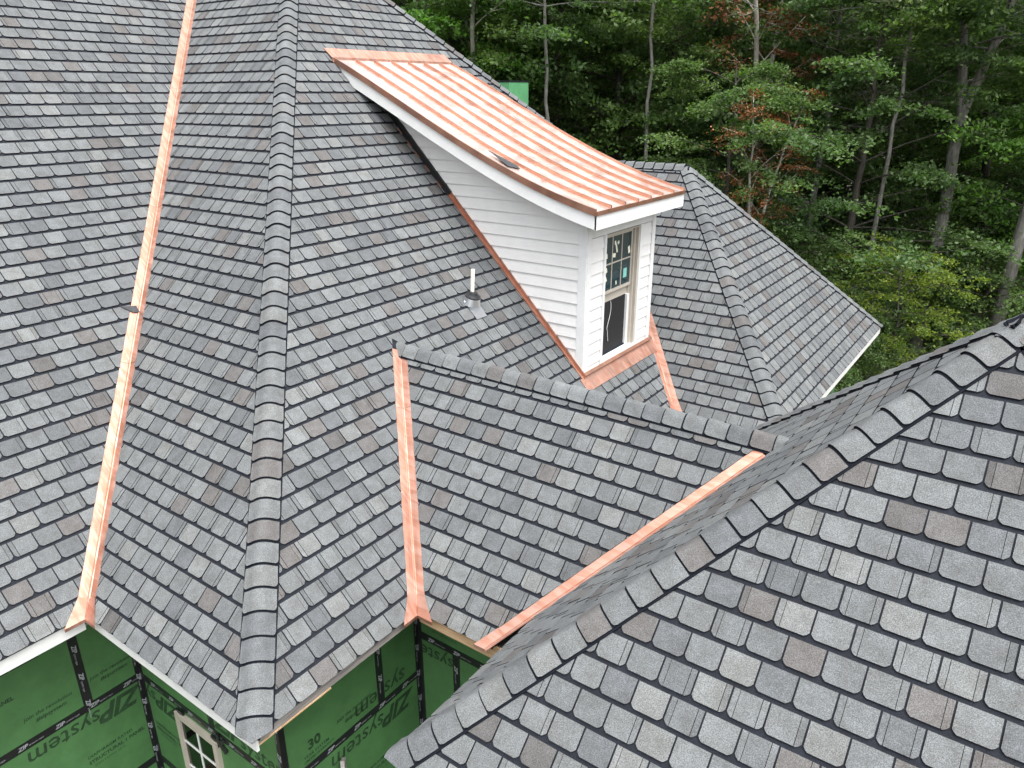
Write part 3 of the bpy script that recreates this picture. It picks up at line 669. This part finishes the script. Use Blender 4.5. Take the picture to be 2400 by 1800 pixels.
# front
dwf = bpy.data.objects.new('dormer_wall', None); COL.objects.link(dwf); dwf.parent = house; dwf['label'] = 'white front wall of the dormer around its window'
WA0, WA1, WZ0, WZ1 = 9.235, 10.40, -3.775, -1.845            # opening including casing
ztop = PROF[-1][1] - 0.13
MB().box(DA0 + 0.002, DA0 + 0.105, DBF, DBF + 0.030, -3.86, ztop).build('corner_board', 'white', dwf)
MB().box(DA1 - 0.085, DA1 + 0.02, DBF, DBF + 0.030, -3.86, ztop).build('corner_board', 'white', dwf)
MB().box(DA0 + 0.105, DA1 - 0.085, DBF, DBF + 0.018, WZ1 + 0.0, ztop).build('frieze_board', 'white', dwf)
MB().box(WA0, WA0 + 0.05, DBF, DBF + 0.034, WZ0, WZ1).build('casing', 'white', dwf); MB().box(WA1 - 0.06, WA1, DBF, DBF + 0.034, WZ0, WZ1).build('casing', 'white', dwf)
z = -4.03
while z < WZ1:
    for a0, a1 in ((DA0 + 0.107, WA0 - 0.001), (WA1 + 0.001, DA1 - 0.087)):
        zb, zt_ = max(z, -3.86), min(z + lap, WZ1 - 0.001)
        if zt_ - zb < 0.03: continue
        mbx = MB(); mbx.add(hexa([V(a0, DBF - 0.03, zb), V(a0, DBF + 0.019, zb), V(a1, DBF + 0.019, zb), V(a1, DBF - 0.03, zb), V(a0, DBF - 0.03, zt_), V(a0, DBF + 0.001, zt_), V(a1, DBF + 0.001, zt_), V(a1, DBF - 0.03, zt_)]))
        mbx.build('siding_board', 'siding', dwf)
    z += lap
MB().box(WA0, WA1, DBF - 0.02, DBF + 0.014, -3.86, WZ0 - 0.001).build('sill_board', 'white', dwf)
mbx = MB(); mbx.box(DA0 + 0.02, WA0, DBF - 0.05, DBF - 0.031, -4.0, ztop).box(WA1, DA1 - 0.02, DBF - 0.05, DBF - 0.031, -4.0, ztop).box(DA0 + 0.02, DA1 - 0.02, DBF - 0.05, DBF - 0.001, WZ1 + 0.002, ztop)
mbx.build('wall_core', 'interior', dwf)

dwn = bpy.data.objects.new('window', None); COL.objects.link(dwn); dwn.parent = house; dwn['label'] = 'double hung dormer window with stickers on the upper panes and the lower sash open'
i0, i1 = WA0 + 0.05, WA1 - 0.06; iz0, iz1 = WZ0 + 0.055, WZ1 - 0.012
mb = MB()                                             # outer frame with stepped jambs
for st_, (d0, d1) in enumerate(((0.018, -0.03), (-0.03, -0.075), (-0.075, -0.13))):
    k = 0.018*(st_ + 1); kp = 0.0
    mb.box(i0 - 0.001, i0 + k*0.7, DBF + d1, DBF + d0, iz0, iz1).box(i1 - k*1.9, i1 + 0.001, DBF + d1, DBF + d0, iz0, iz1).box(i0 + k*0.7, i1 - k*1.9, DBF + d1, DBF + d0, iz1 - k, iz1)
mb.build('frame', 'tan', dwn)
MB().box(i0 - 0.002, i1 + 0.002, DBF - 0.14, DBF + 0.035, WZ0 + 0.0, WZ0 + 0.055).build('sill', 'white', dwn)
s0, s1 = i0 + 0.030, i1 - 0.085; uz0, uz1 = -2.76, iz1 - 0.045; ub = DBF - 0.055
mb = MB()
mb.box(s0, s0 + 0.028, ub - 0.03, ub, uz0, uz1).box(s1 - 0.028, s1, ub - 0.03, ub, uz0, uz1).box(s0 + 0.028, s1 - 0.028, ub - 0.03, ub, uz1 - 0.03, uz1).box(s0 + 0.028, s1 - 0.028, ub - 0.03, ub, uz0, uz0 + 0.045)
mb.build('upper_sash', 'tan', dwn)
p0, p1, pz0, pz1 = s0 + 0.028, s1 - 0.028, uz0 + 0.045, uz1 - 0.03; pw_ = (p1 - p0)/3; pm = (pz0 + pz1)/2
mb = MB()
for i in (1, 2): mb.box(p0 + i*pw_ - 0.009, p0 + i*pw_ + 0.009, ub - 0.022, ub - 0.004, pz0, pz1)
mb.box(p0, p1, ub - 0.0222, ub - 0.0038, pm - 0.009, pm + 0.009); mb.build('muntin', 'tan', dwn)
for i in range(3):
    for j in range(2):
        MB().box(p0 + i*pw_ + (0.009 if i else 0), p0 + (i + 1)*pw_ - (0.009 if i < 2 else 0), ub - 0.016, ub - 0.012, (pz0, pm + 0.009)[j], (pm - 0.009, pz1)[j]).build('pane', 'glass_film', dwn)
lz1 = -2.79
mb = MB(); mb.box(s0 - 0.01, s1 + 0.01, ub - 0.085, ub - 0.05, lz1 - 0.115, lz1); mb.build('lower_sash_rail', 'tan', dwn)
MB().box(s0 - 0.005, s1 + 0.02, ub - 0.052, ub - 0.050, iz0, lz1 - 0.116).build('insect_screen', paint('black_screen', (0.006, 0.006, 0.007), 0.8), dwn)
MB().box(s0 - 0.005, s1 + 0.02, ub - 0.30, ub - 0.29, lz1 - 0.05, iz1).build('teal_backing', paint('teal_backing_paint', (0.30, 0.52, 0.56), 0.8), dwn)  # added teal sheet, meant to lift the black look of the panes
MB().box(s1 - 0.055, s1 + 0.03, ub - 0.0495, ub - 0.012, iz0, lz1 - 0.117).build('inner_jamb', 'white', dwn)
def sticker(i, j, u, v, w_, h_, rot):
    cx = p0 + (i + u)*pw_; cz = (pz0, pm + 0.009)[j] + v*(pm - 0.009 - pz0); c_, s_ = math.cos(rot), math.sin(rot)
    pts = [V(cx + (x*c_ - y*s_), ub - 0.0115, cz + (x*s_ + y*c_)) for x, y in ((-w_, -h_), (w_, -h_), (w_, h_), (-w_, h_))]
    link('sticker', mesh('sticker', *extrude(pts, Vector((0.0015, 0, 0))), 'sticker'), dwn)
for a_ in ((0, 1, .45, .30, .022, .035, .1), (1, 1, .30, .72, .022, .03, .3), (1, 1, .62, .70, .025, .022, .5), (1, 1, .45, .50, .02, .07, .35), (1, 1, .22, .25, .042, .03, -.1), (2, 1, .82, .28, .03, .055, .25),
           (0, 0, .45, .80, .028, .035, .2), (0, 0, .40, .48, .03, .05, .5), (1, 0, .55, .18, .015, .03, .2)): sticker(*a_)
cx = p0 + 2.5*pw_
MB().box(cx - 0.06, cx + 0.05, ub - 0.0117, ub - 0.0105, pz0 + 0.10, pz0 + 0.24).build('energy_label', paint('teal_label_paper', (0.20, 0.50, 0.45), 0.6), dwn)
mb = MB(); wp = [V(i0 + 0.42 + 0.035*math.sin(k*0.55) + (0.03 if k > 8 else 0) - 0.012*k*0.5, ub - 0.035, lz1 - 0.12 - k*0.052) for k in range(13)]
for k in range(12): mb.add(cyl(wp[k], wp[k + 1], 0.0045, 0.0045, 6))
mb.build('cord', 'white', dwn)

# dormer flashings
fl = bpy.data.objects.new('dormer_flashing', None); COL.objects.link(fl); fl.parent = house; fl['label'] = 'copper and black flashing around the dormer base'
def along_side(b0, b1, a0, a1, h0, h1):     # bar lying on slope C against the side wall
    return hexa([onCs(a0, b0, h0), onCs(a1, b0, h0), onCs(a1, b1, h0), onCs(a0, b1, h0), onCs(a0, b0, h1), onCs(a1, b0, h1), onCs(a1, b1, h1), onCs(a0, b1, h1)])
MB().add(along_side(-8.9, -7.40, DA0 - 0.045, DA0 - 0.016, 0.0, 0.075)).build('black_flashing', 'bronze', fl)
MB().add(along_side(-8.9, -7.40, DA0 - 0.085, DA0 - 0.046, 0.0, 0.03)).build('black_flashing', 'bronze', fl)
MB().add(along_side(-7.40, -4.99, DA0 - 0.040, DA0 - 0.016, 0.0, 0.07)).build('side_flashing', 'copper_seam', fl)
MB().add(along_side(-7.40, -4.93, DA0 - 0.075, DA0 - 0.041, 0.0, 0.026)).build('side_flashing', 'copper', fl)
r = random.Random(2)
for k in range(5):
    bb = -8.35 + k*0.185 + r.uniform(-0.02, 0.02)
    MB().add(along_side(bb, bb + 0.09, DA0 - 0.105, DA0 - 0.084, 0.0, 0.021)).build('step_flashing', 'copper_seam', fl)
MB().add(along_side(-5.03, -4.995, DA0 - 0.03, DA1 + 0.03, 0.02, 0.075)).build('apron_upstand', 'copper_seam', fl)
MB().add(along_side(-4.995, -4.845, DA0 - 0.13, DA1 + 0.10, 0.012, 0.021)).build('apron_flashing', 'copper', fl)

# ------------------------------------------------------------------ vent pipe
vp = bpy.data.objects.new('vent_pipe', None); COL.objects.link(vp); vp.parent = house; vp['label'] = 'white plastic vent pipe with black rubber boot on the main roof'
va, vb = 7.655, -6.17; base = onCs(va, vb, 0.0)
upt = Vector((-R2, 0, R2))                    # uphill on slope C
nC = nA['C']
mb = MB(); mb.add(hexa([base - UA*0.11 + upt*-0.26 + nC*0.014, base + UA*0.11 + upt*-0.26 + nC*0.014, base + UA*0.11 + upt*0.05 + nC*0.014, base - UA*0.11 + upt*0.05 + nC*0.014,
          base - UA*0.11 + upt*-0.26 + nC*0.019, base + UA*0.11 + upt*-0.26 + nC*0.019, base + UA*0.11 + upt*0.05 + nC*0.019, base - UA*0.11 + upt*0.05 + nC*0.019])); mb.build('base_plate', 'alu', vp)
tilt = (Vector((0, 0, 1))*0.75 + nC*0.45).normalized()
c0 = base + upt*-0.02; mb = MB(); mb.add(cyl(c0 + nC*0.01, c0 + tilt*0.115, 0.125, 0.098, 24)); mb.build('collar', 'alu', vp, smooth=False)
mb = MB(); mb.add(cyl(c0 + tilt*0.112, c0 + tilt*0.128, 0.106, 0.106, 24)); mb.add(cyl(c0 + tilt*0.128, c0 + tilt*0.15, 0.085, 0.07, 20)); mb.add(cyl(c0 + tilt*0.15, c0 + tilt*0.185, 0.062, 0.047, 20)); mb.build('rubber_boot', 'rubber', vp)
mb = MB(); mb.add(cyl(c0 + tilt*0.05, c0 + tilt*0.15 + Vector((0.0, 0, 0.34)), 0.027, 0.027, 18)); mb.build('pipe', 'plastic', vp)

# shingle offcut that laps over the long valley
A3 = sl['A'][1]
mb = MB(); n_ = nA['A']
vq = V(4.55, cA - cB - 4.55, 4.55 + cB)
mb.add(extrude([vq + n_*0.018 + q for q in (Vector((-0.06, -0.20, 0.06)), Vector((0.02, -0.10, -0.02)), Vector((0.035, -0.025, -0.035)), Vector((-0.035, -0.02, 0.035)))], n_*0.005))
o = mb.build('shingle_flap', 'shingle', house, 'untrimmed dark shingle corner lapping over the long copper valley'); o.color = (0.05, 0.053, 0.056, 1)

# ------------------------------------------------------------------ loose things
def solo(name, label, cat, mbx, mat, **kw):
    o = mbx.build(name, mat, None, label); o['category'] = cat
    for k, v in kw.items(): o[k] = v
    return o
def onR(a, b, h):
    i = min(range(len(PROF)), key=lambda j: abs(PROF[j][0] - b)); b_, z_ = PROF[i]; return V(a, b, z_ + (b - b_)*-0.35 + h)
mb = MB()
mb.add(extrude([onR(8.56, -6.52, 0.045), onR(8.50, -6.14, 0.012), onR(8.64, -6.04, 0.012), onR(8.69, -6.12, 0.012), onR(8.66, -6.25, 0.02)], Vector((0, 0, 0.007))))
o = solo('shingle_scrap', 'loose grey shingle offcut lying on the copper dormer roof', 'shingle', mb, 'shingle'); o.color = (0.043, 0.046, 0.05, 1)
mb = MB()
q0, q1 = V(2.9, -3.9, GZ), V(3.60, -4.70, -6.30); axp = (q1 - q0).normalized(); sd = axp.cross(Vector((1, 0.9, 0))).normalized()*0.07; th = axp.cross(sd).normalized()*0.02
mb.add(hexa([q0 - sd - th, q0 + sd - th, q0 + sd + th, q0 - sd + th, q1 - sd - th, q1 + sd - th, q1 + sd + th, q1 - sd + th]))
solo('plank', 'weathered wooden plank leaning against the green wall right of the near corner', 'plank', mb, 'wood_grey')

# ------------------------------------------------------------------ the wood behind the house
def leafmat(name, cols, transl=0.48):
    m, t, p, o = newmat(name)
    g = t.nodes.new('ShaderNodeNewGeometry'); oi = t.nodes.new('ShaderNodeObjectInfo')
    r1 = ramp(t, g.outputs['Random Per Island'], [(i/(len(cols) - 1), c) for i, c in enumerate(cols)])
    n1 = N(t, 'ShaderNodeTexNoise', Scale=0.45, Detail=2.0); t.links.new(g.outputs['Position'], n1.inputs['Vector'])
    r2 = ramp(t, n1.outputs['Fac'], [(0.35, (0.72, 0.78, 0.75)), (0.65, (1.25, 1.18, 1.0))])
    c = mixc(t, r1.outputs[0], r2.outputs[0], 1.0, 'MULTIPLY')
    r3 = ramp(t, oi.outputs['Random'], [(0, (0.8, 0.85, 0.9)), (1, (1.15, 1.1, 0.95))]); c = mixc(t, c, r3.outputs[0], 1.0, 'MULTIPLY')
    t.links.new(c, p.inputs['Base Color']); p.inputs['Roughness'].default_value = 0.5; p.inputs['Specular IOR Level'].default_value = 0.3
    tl = t.nodes.new('ShaderNodeBsdfTranslucent'); c2 = mixc(t, c, (1.0, 1.25, 0.5), 1.0, 'MULTIPLY'); t.links.new(c2, tl.inputs[0])
    mx = t.nodes.new('ShaderNodeMixShader'); mx.inputs[0].default_value = transl
    t.links.new(p.outputs[0], mx.inputs[1]); t.links.new(tl.outputs[0], mx.inputs[2]); t.links.new(mx.outputs[0], o.inputs[0])
    return m
LM = {
 'deep': leafmat('deep_green_leaves', [(0.060, 0.108, 0.036), (0.094, 0.156, 0.056), (0.132, 0.200, 0.082)]),
 'mid': leafmat('mid_green_leaves', [(0.070, 0.124, 0.044), (0.108, 0.176, 0.064), (0.155, 0.222, 0.094)]),
 'fresh': leafmat('fresh_green_leaves', [(0.055, 0.125, 0.030), (0.085, 0.185, 0.045), (0.125, 0.24, 0.07)]),
 'yellow': leafmat('yellow_green_leaves', [(0.10, 0.15, 0.022), (0.16, 0.22, 0.035), (0.24, 0.28, 0.05)]),
 'sage': leafmat('grey_green_leaves', [(0.09, 0.13, 0.07), (0.13, 0.17, 0.09), (0.18, 0.22, 0.13)]),
 'rust': leafmat('rust_brown_leaves', [(0.12, 0.045, 0.020), (0.20, 0.075, 0.032), (0.28, 0.12, 0.06)], 0.2)}
def barkmat(name, c0, c1):
    m, t, p, o = newmat(name); P = pos(t)
    mp = N(t, 'ShaderNodeMapping'); mp.inputs['Scale'].default_value = (6, 6, 1.6); t.links.new(P, mp.inputs['Vector'])
    n1 = N(t, 'ShaderNodeTexNoise', Scale=2.2, Detail=8.0, Roughness=0.7); t.links.new(mp.outputs[0], n1.inputs['Vector'])
    r1 = ramp(t, n1.outputs['Fac'], [(0.35, c0), (0.65, c1)]); t.links.new(r1.outputs[0], p.inputs['Base Color']); p.inputs['Roughness'].default_value = 0.9
    bump(t, p, n1.outputs['Fac'], 0.6, 0.03); return m
BM = {'grey': barkmat('grey_bark', (0.10, 0.095, 0.085), (0.26, 0.25, 0.23)), 'dark': barkmat('dark_bark', (0.028, 0.025, 0.020), (0.085, 0.075, 0.062)), 'pale': barkmat('pale_dead_bark', (0.22, 0.20, 0.17), (0.52, 0.49, 0.43))}

def tubes(paths, sides=7):
    vs, fs = [], []
    for pts, rad in paths:
        pts = np.asarray(pts); n0 = len(vs)
        for i in range(len(pts)):
            d = pts[min(i + 1, len(pts) - 1)] - pts[max(i - 1, 0)]; d = d/(np.linalg.norm(d) + 1e-9)
            u = np.cross(d, (0.31, 0.95, 0.1)); u /= np.linalg.norm(u) + 1e-9; v = np.cross(d, u)
            for k in range(sides):
                an = 2*math.pi*k/sides; vs.append(tuple(pts[i] + (u*math.cos(an) + v*math.sin(an))*rad[i]))
        for i in range(len(pts) - 1):
            for k in range(sides):
                fs.append((n0 + i*sides + k, n0 + i*sides + (k + 1) % sides, n0 + (i + 1)*sides + (k + 1) % sides, n0 + (i + 1)*sides + k))
    return vs, fs
def leaf_mesh(name, cen, size, rg, mat, droop=0.25, up=0.75):
    n = len(cen); nrm = rg.normal(0, 0.55, (n, 3)); nrm[:, 2] += up; nrm /= np.linalg.norm(nrm, axis=1)[:, None]
    d = rg.normal(0, 1, (n, 3)); d[:, 2] -= droop; d -= nrm*np.sum(d*nrm, 1)[:, None]; d /= np.linalg.norm(d, axis=1)[:, None] + 1e-9
    s = np.cross(nrm, d); L = (size*rg.uniform(0.65, 1.35, n))[:, None]
    v = np.empty((n, 4, 3)); v[:, 0] = cen - d*L*0.5; v[:, 1] = cen + s*L*0.30 + d*L*0.05 - nrm*L*0.06; v[:, 2] = cen + d*L*0.5 - nrm*L*0.10; v[:, 3] = cen - s*L*0.30 + d*L*0.05 - nrm*L*0.06
    me = bpy.data.meshes.new(name); me.vertices.add(n*4); me.vertices.foreach_set('co', v.reshape(-1).astype(np.float32))
    me.loops.add(n*4); me.loops.foreach_set('vertex_index', np.arange(n*4, dtype=np.int32)); me.polygons.add(n)
    me.polygons.foreach_set('loop_start', np.arange(0, n*4, 4, dtype=np.int32)); me.polygons.foreach_set('loop_total', np.full(n, 4, dtype=np.int32))
    me.materials.append(mat); me.update(); return me
def grow(seed, H, crown0, spread, nlimb, trunk_r, leaf, nleaf, lsize, bark, fork=False, lean=(0, 0), spray=0.55, twig=5, flat=0.22, topdense=1.0, steep=0.0):
    """tapered trunk, limbs and twigs; leaves sit in flat uneven sprays along the twigs"""
    rg = np.random.default_rng(seed); paths = []; sprays = []
    def stem(p0, p1, r0, r1, wob, n):
        tt = np.linspace(0, 1, n)[:, None]; pts = np.array(p0)*(1 - tt) + np.array(p1)*tt
        w_ = np.cumsum(rg.normal(0, wob, (n, 3)), 0)*[1, 1, 0.2]; w_ -= w_[0]; pts = pts + w_*np.sin(tt*math.pi*0.5)
        return pts, np.linspace(r0, r1, n)
    stems = []
    if fork:
        hf = H*0.42; tr = stem((0, 0, 0), (lean[0]*0.4, lean[1]*0.4, hf), trunk_r, trunk_r*0.72, 0.04, 8); paths.append(tr); e = tr[0][-1]
        for sg in (-1, 1):
            an = rg.uniform(0, 6.28) if sg < 0 else an + math.pi + rg.uniform(-0.5, 0.5)
            s_ = stem(e, e + np.array([math.cos(an)*H*0.14 + lean[0]*0.6, math.sin(an)*H*0.14 + lean[1]*0.6, H*0.55]), trunk_r*0.66, 0.03, 0.09, 12); paths.append(s_); stems.append(s_)
    else:
        s_ = stem((0, 0, 0), (lean[0], lean[1], H), trunk_r, 0.03, 0.07, 18); paths.append(s_); stems.append(s_)
    for i in range(nlimb):
        S, Rr = stems[i % len(stems)]; f = (i + rg.uniform(0.2, 0.8))/nlimb; zt_ = crown0 + (H - crown0)*f**topdense*0.97
        j = int(np.argmin(np.abs(S[:, 2] - zt_))); b = S[j]; an = i*2.4 + rg.uniform(-0.5, 0.5)
        fr_ = (zt_ - crown0)/(H - crown0); ln = spread*(0.55 + 0.75*math.sin(math.pi*min(0.98, 0.22 + 0.75*fr_)))*rg.uniform(0.55, 1.15)
        rise = rg.uniform(0.05, 0.55) + 0.35*fr_ + steep
        d = np.array([math.cos(an), math.sin(an), rise]); d /= np.linalg.norm(d)
        lp = stem(b, b + d*ln, max(0.018, Rr[j]*0.30), 0.008, 0.06*ln/4, 8); lp[0][:, 2] -= (np.linspace(0, 1, 8)**2)*ln*0.16; paths.append(lp)
        for q in range(twig):
            k = rg.integers(2, 8); bp = lp[0][k]; a2 = an + rg.uniform(-1.3, 1.3); l2 = ln*rg.uniform(0.18, 0.42)
            d2 = np.array([math.cos(a2), math.sin(a2), rg.uniform(-0.25, 0.35)]); e2 = bp + d2*l2
            paths.append((np.array([bp, (bp + e2)/2 + rg.normal(0, 0.05, 3), e2]), np.array([0.014, 0.009, 0.004])))
            sprays += [(e2, a2), (bp*0.45 + e2*0.55, a2)]
        sprays.append((lp[0][-1], an))
    tv, tf = tubes(paths)
    me = bpy.data.meshes.new('trunk'); me.from_pydata(tv, [], tf); me.materials.append(BM[bark]); me.polygons.foreach_set('use_smooth', [True]*len(me.polygons)); me.update()
    sp = np.array([s[0] for s in sprays]); ang = np.array([s[1] for s in sprays]); ns = len(sp)
    wgt = rg.uniform(0.25, 1.6, ns); wgt /= wgt.sum(); idx = rg.choice(ns, nleaf, p=wgt)
    rad = spray*rg.uniform(0.5, 1.25, ns)
    u = rg.normal(0, 0.55, (nleaf, 3)); off = np.empty((nleaf, 3))
    lu = u[:, 0]*1.25 + 0.25; lv = u[:, 1]*0.8
    off[:, 0] = (np.cos(ang[idx])*lu - np.sin(ang[idx])*lv)*rad[idx]; off[:, 1] = (np.sin(ang[idx])*lu + np.cos(ang[idx])*lv)*rad[idx]
    off[:, 2] = u[:, 2]*flat*rad[idx]*1.5 - 0.22*lu*rad[idx] - 0.1*lv**2*rad[idx]
    lm = leaf_mesh('crown', sp[idx] + off, lsize, rg, LM[leaf])
    return me, lm
KIND = {
 'deepA': grow(11, 14.5, 1.5, 3.9, 48, 0.22, 'deep', 42000, 0.15, 'dark'),
 'deepB': grow(12, 15.5, 2.5, 4.2, 46, 0.25, 'deep', 42000, 0.15, 'dark', lean=(0.8, 0.4)),
 'midA': grow(13, 14, 1.0, 3.8, 48, 0.20, 'mid', 42000, 0.145, 'dark', lean=(-0.7, 0.5)),
 'midB': grow(14, 13.5, 0.8, 4.2, 50, 0.20, 'mid', 46000, 0.14, 'dark', spray=0.6, flat=0.16),
 'fresh': grow(15, 12.5, 2.0, 3.4, 40, 0.17, 'fresh', 30000, 0.15, 'dark', spray=0.6),
 'yellow': grow(16, 5.6, 0.8, 2.5, 34, 0.06, 'yellow', 11000, 0.115, 'dark', spray=0.42, flat=0.12),
 'sage': grow(17, 14, 7.5, 3.2, 30, 0.16, 'sage', 9000, 0.11, 'grey', spray=0.5, flat=0.3),
 'rust': grow(18, 14.5, 6.5, 1.9, 30, 0.15, 'rust', 7000, 0.13, 'pale', fork=True, spray=0.4, steep=0.7),
 'pale': grow(19, 14.5, 6.0, 1.7, 20, 0.16, 'fresh', 6500, 0.14, 'pale', fork=True, spray=0.5, steep=0.6),
 'tall': grow(20, 17, 8.5, 4.0, 34, 0.22, 'mid', 20000, 0.15, 'grey', lean=(0.5, 1.0)),
 'tallfork': grow(21, 17, 8.0, 3.8, 34, 0.21, 'mid', 18000, 0.15, 'grey', fork=True),
 'thin': grow(22, 16, 7.0, 2.6, 24, 0.11, 'deep', 9000, 0.15, 'dark'),
 'slim': grow(24, 15.5, 10.0, 2.0, 22, 0.085, 'mid', 7000, 0.14, 'grey', spray=0.45, lean=(0.5, -0.3)),
 'shrub': grow(23, 3.6, 0.3, 2.2, 30, 0.05, 'mid', 9000, 0.13, 'dark', spray=0.5),
}
def tree(name, kind, label, group, pxx, fwd, scale=1.0, rot=None, cat='tree', seed=0, zoff=0.0, rust=None):
    r = random.Random(f'{pxx}{fwd}{kind}{seed}')
    root = bpy.data.objects.new(name, None); COL.objects.link(root); root['label'] = label; root['category'] = cat
    if group: root['group'] = group
    root.location = ground_at(pxx, fwd) + Vector((0, 0, zoff)); root.rotation_euler = (0, 0, r.uniform(0, 6.28) if rot is None else rot); root.scale = (scale, scale, scale*r.uniform(0.94, 1.06))
    tm, lm = KIND[kind]; link('trunk', tm, root); link('crown', lm, root)
    return root
# trees one can point to
tree('bare_tree', 'pale', 'pale dead forked trunk rising above the main roof hip at top centre', None, 1120, 27, 1.0)
tree('rust_tree', 'rust', 'pale forked tree with rust brown withered leaves at the top', None, 1725, 26, 1.0)
tree('grey_green_tree', 'sage', 'wispy grey green tree beside the rust leaved tree', None, 1880, 27, 0.95)
tree('tall_tree', 'tallfork', 'tall tree with forked grey trunk right of centre', None, 2165, 23.5, 1.0)
tree('tall_tree', 'tall', 'tall straight grey trunk right behind the pyramid roof tip', None, 2345, 22.3, 1.0)
tree('yellow_shrub', 'yellow', 'yellow green young tree behind the far hip roof corner', None, 2110, 20.3, 0.70, cat='tree')
tree('fresh_tree', 'fresh', 'bright green tree at the right frame edge', None, 2460, 23.5, 0.95)
tree('fresh_tree', 'fresh', 'bright green tree at the top left of the wood beside the roof hip', None, 1000, 27, 1.15)
tree('leafy_tree', 'midB', 'broad mid green tree right behind the far hip roof ridge', None, 1690, 23.5, 0.66)
tree('leafy_tree', 'midB', 'large layered green tree in the middle of the wood', None, 1960, 24, 0.86)
tree('slim_tree', 'slim', 'slim grey trunk left of the rust leaved tree, just right of the chimney chase', None, 1295, 25, 1.0)
tree('slim_tree', 'slim', 'slim grey trunk above the front eave of the copper dormer roof', None, 1500, 25.5, 1.0)
tree('slim_tree', 'slim', 'slim grey trunk between the rust leaved tree and the tall forked tree', None, 2020, 23, 0.95)
tree('rust_sapling', 'rust', 'low withered rust brown tree just right of the far hip roof ridge', None, 1750, 22.3, 0.55)
r = random.Random(99)
G1, G2, G3 = 'trees at the edge of the wood', 'trees standing deeper in the wood', 'shrubs under the trees'
ORD = ['leftmost', 'second', 'third', 'fourth', 'fifth', 'sixth', 'seventh', 'eighth', 'ninth', 'tenth', 'eleventh', 'twelfth', 'thirteenth', 'fourteenth', 'fifteenth', 'sixteenth', 'seventeenth', 'eighteenth', 'nineteenth', 'twentieth']
for i, x in enumerate((900, 1060, 1200, 1320, 1440, 1560, 1815, 2070, 2250, 2470, 2620)):
    tree('dark_tree', ('deepA', 'midA', 'deepB', 'midB')[i % 4], ('leftmost dark leafy tree' if i == 0 else ORD[i] + ' dark leafy tree from the left') + ' along the edge of the wood', G1, x, 27.5 + r.uniform(0, 3.5), r.uniform(0.88, 1.05))
for i in range(26):
    tree('deep_tree', ('deepB', 'deepA', 'thin', 'midA', 'thin')[i % 5], 'shaded tree standing deep in the wood', G2, 820 + i*72 + r.uniform(-25, 25), 33 + (i*7 % 13) + r.uniform(0, 3), r.uniform(0.95, 1.2))
for i in range(24):
    tree('deep_tree', ('deepB', 'deepA')[i % 2], 'shaded tree standing deep in the wood', G2, 800 + i*78 + r.uniform(-25, 25), 49 + (i*5 % 11) + r.uniform(0, 3), r.uniform(1.25, 1.5))
for i, (x, fw, sc) in enumerate(((1965, 19.5, 0.5), (2030, 20.2, 0.55), (1990, 21.4, 0.7), (1925, 18.6, 0.45))):
    tree('shrub', 'shrub', ('leftmost', 'second', 'third', 'rightmost')[(1, 3, 2, 0)[i]] + ' small shrub in the gap behind the far hip eave', 'shrubs behind the far eave', x, fw, sc, cat='shrub')
for i in range(20):
    tree('shrub', 'shrub', ('leftmost low shrub' if i == 0 else ORD[i] + ' low shrub from the left') + ' on the forest floor behind the roofs', G3, 1640 + i*46 + r.uniform(-15, 15), 22.0 + (i*5 % 7) + r.uniform(0, 1), r.uniform(0.6, 1.0), cat='shrub')
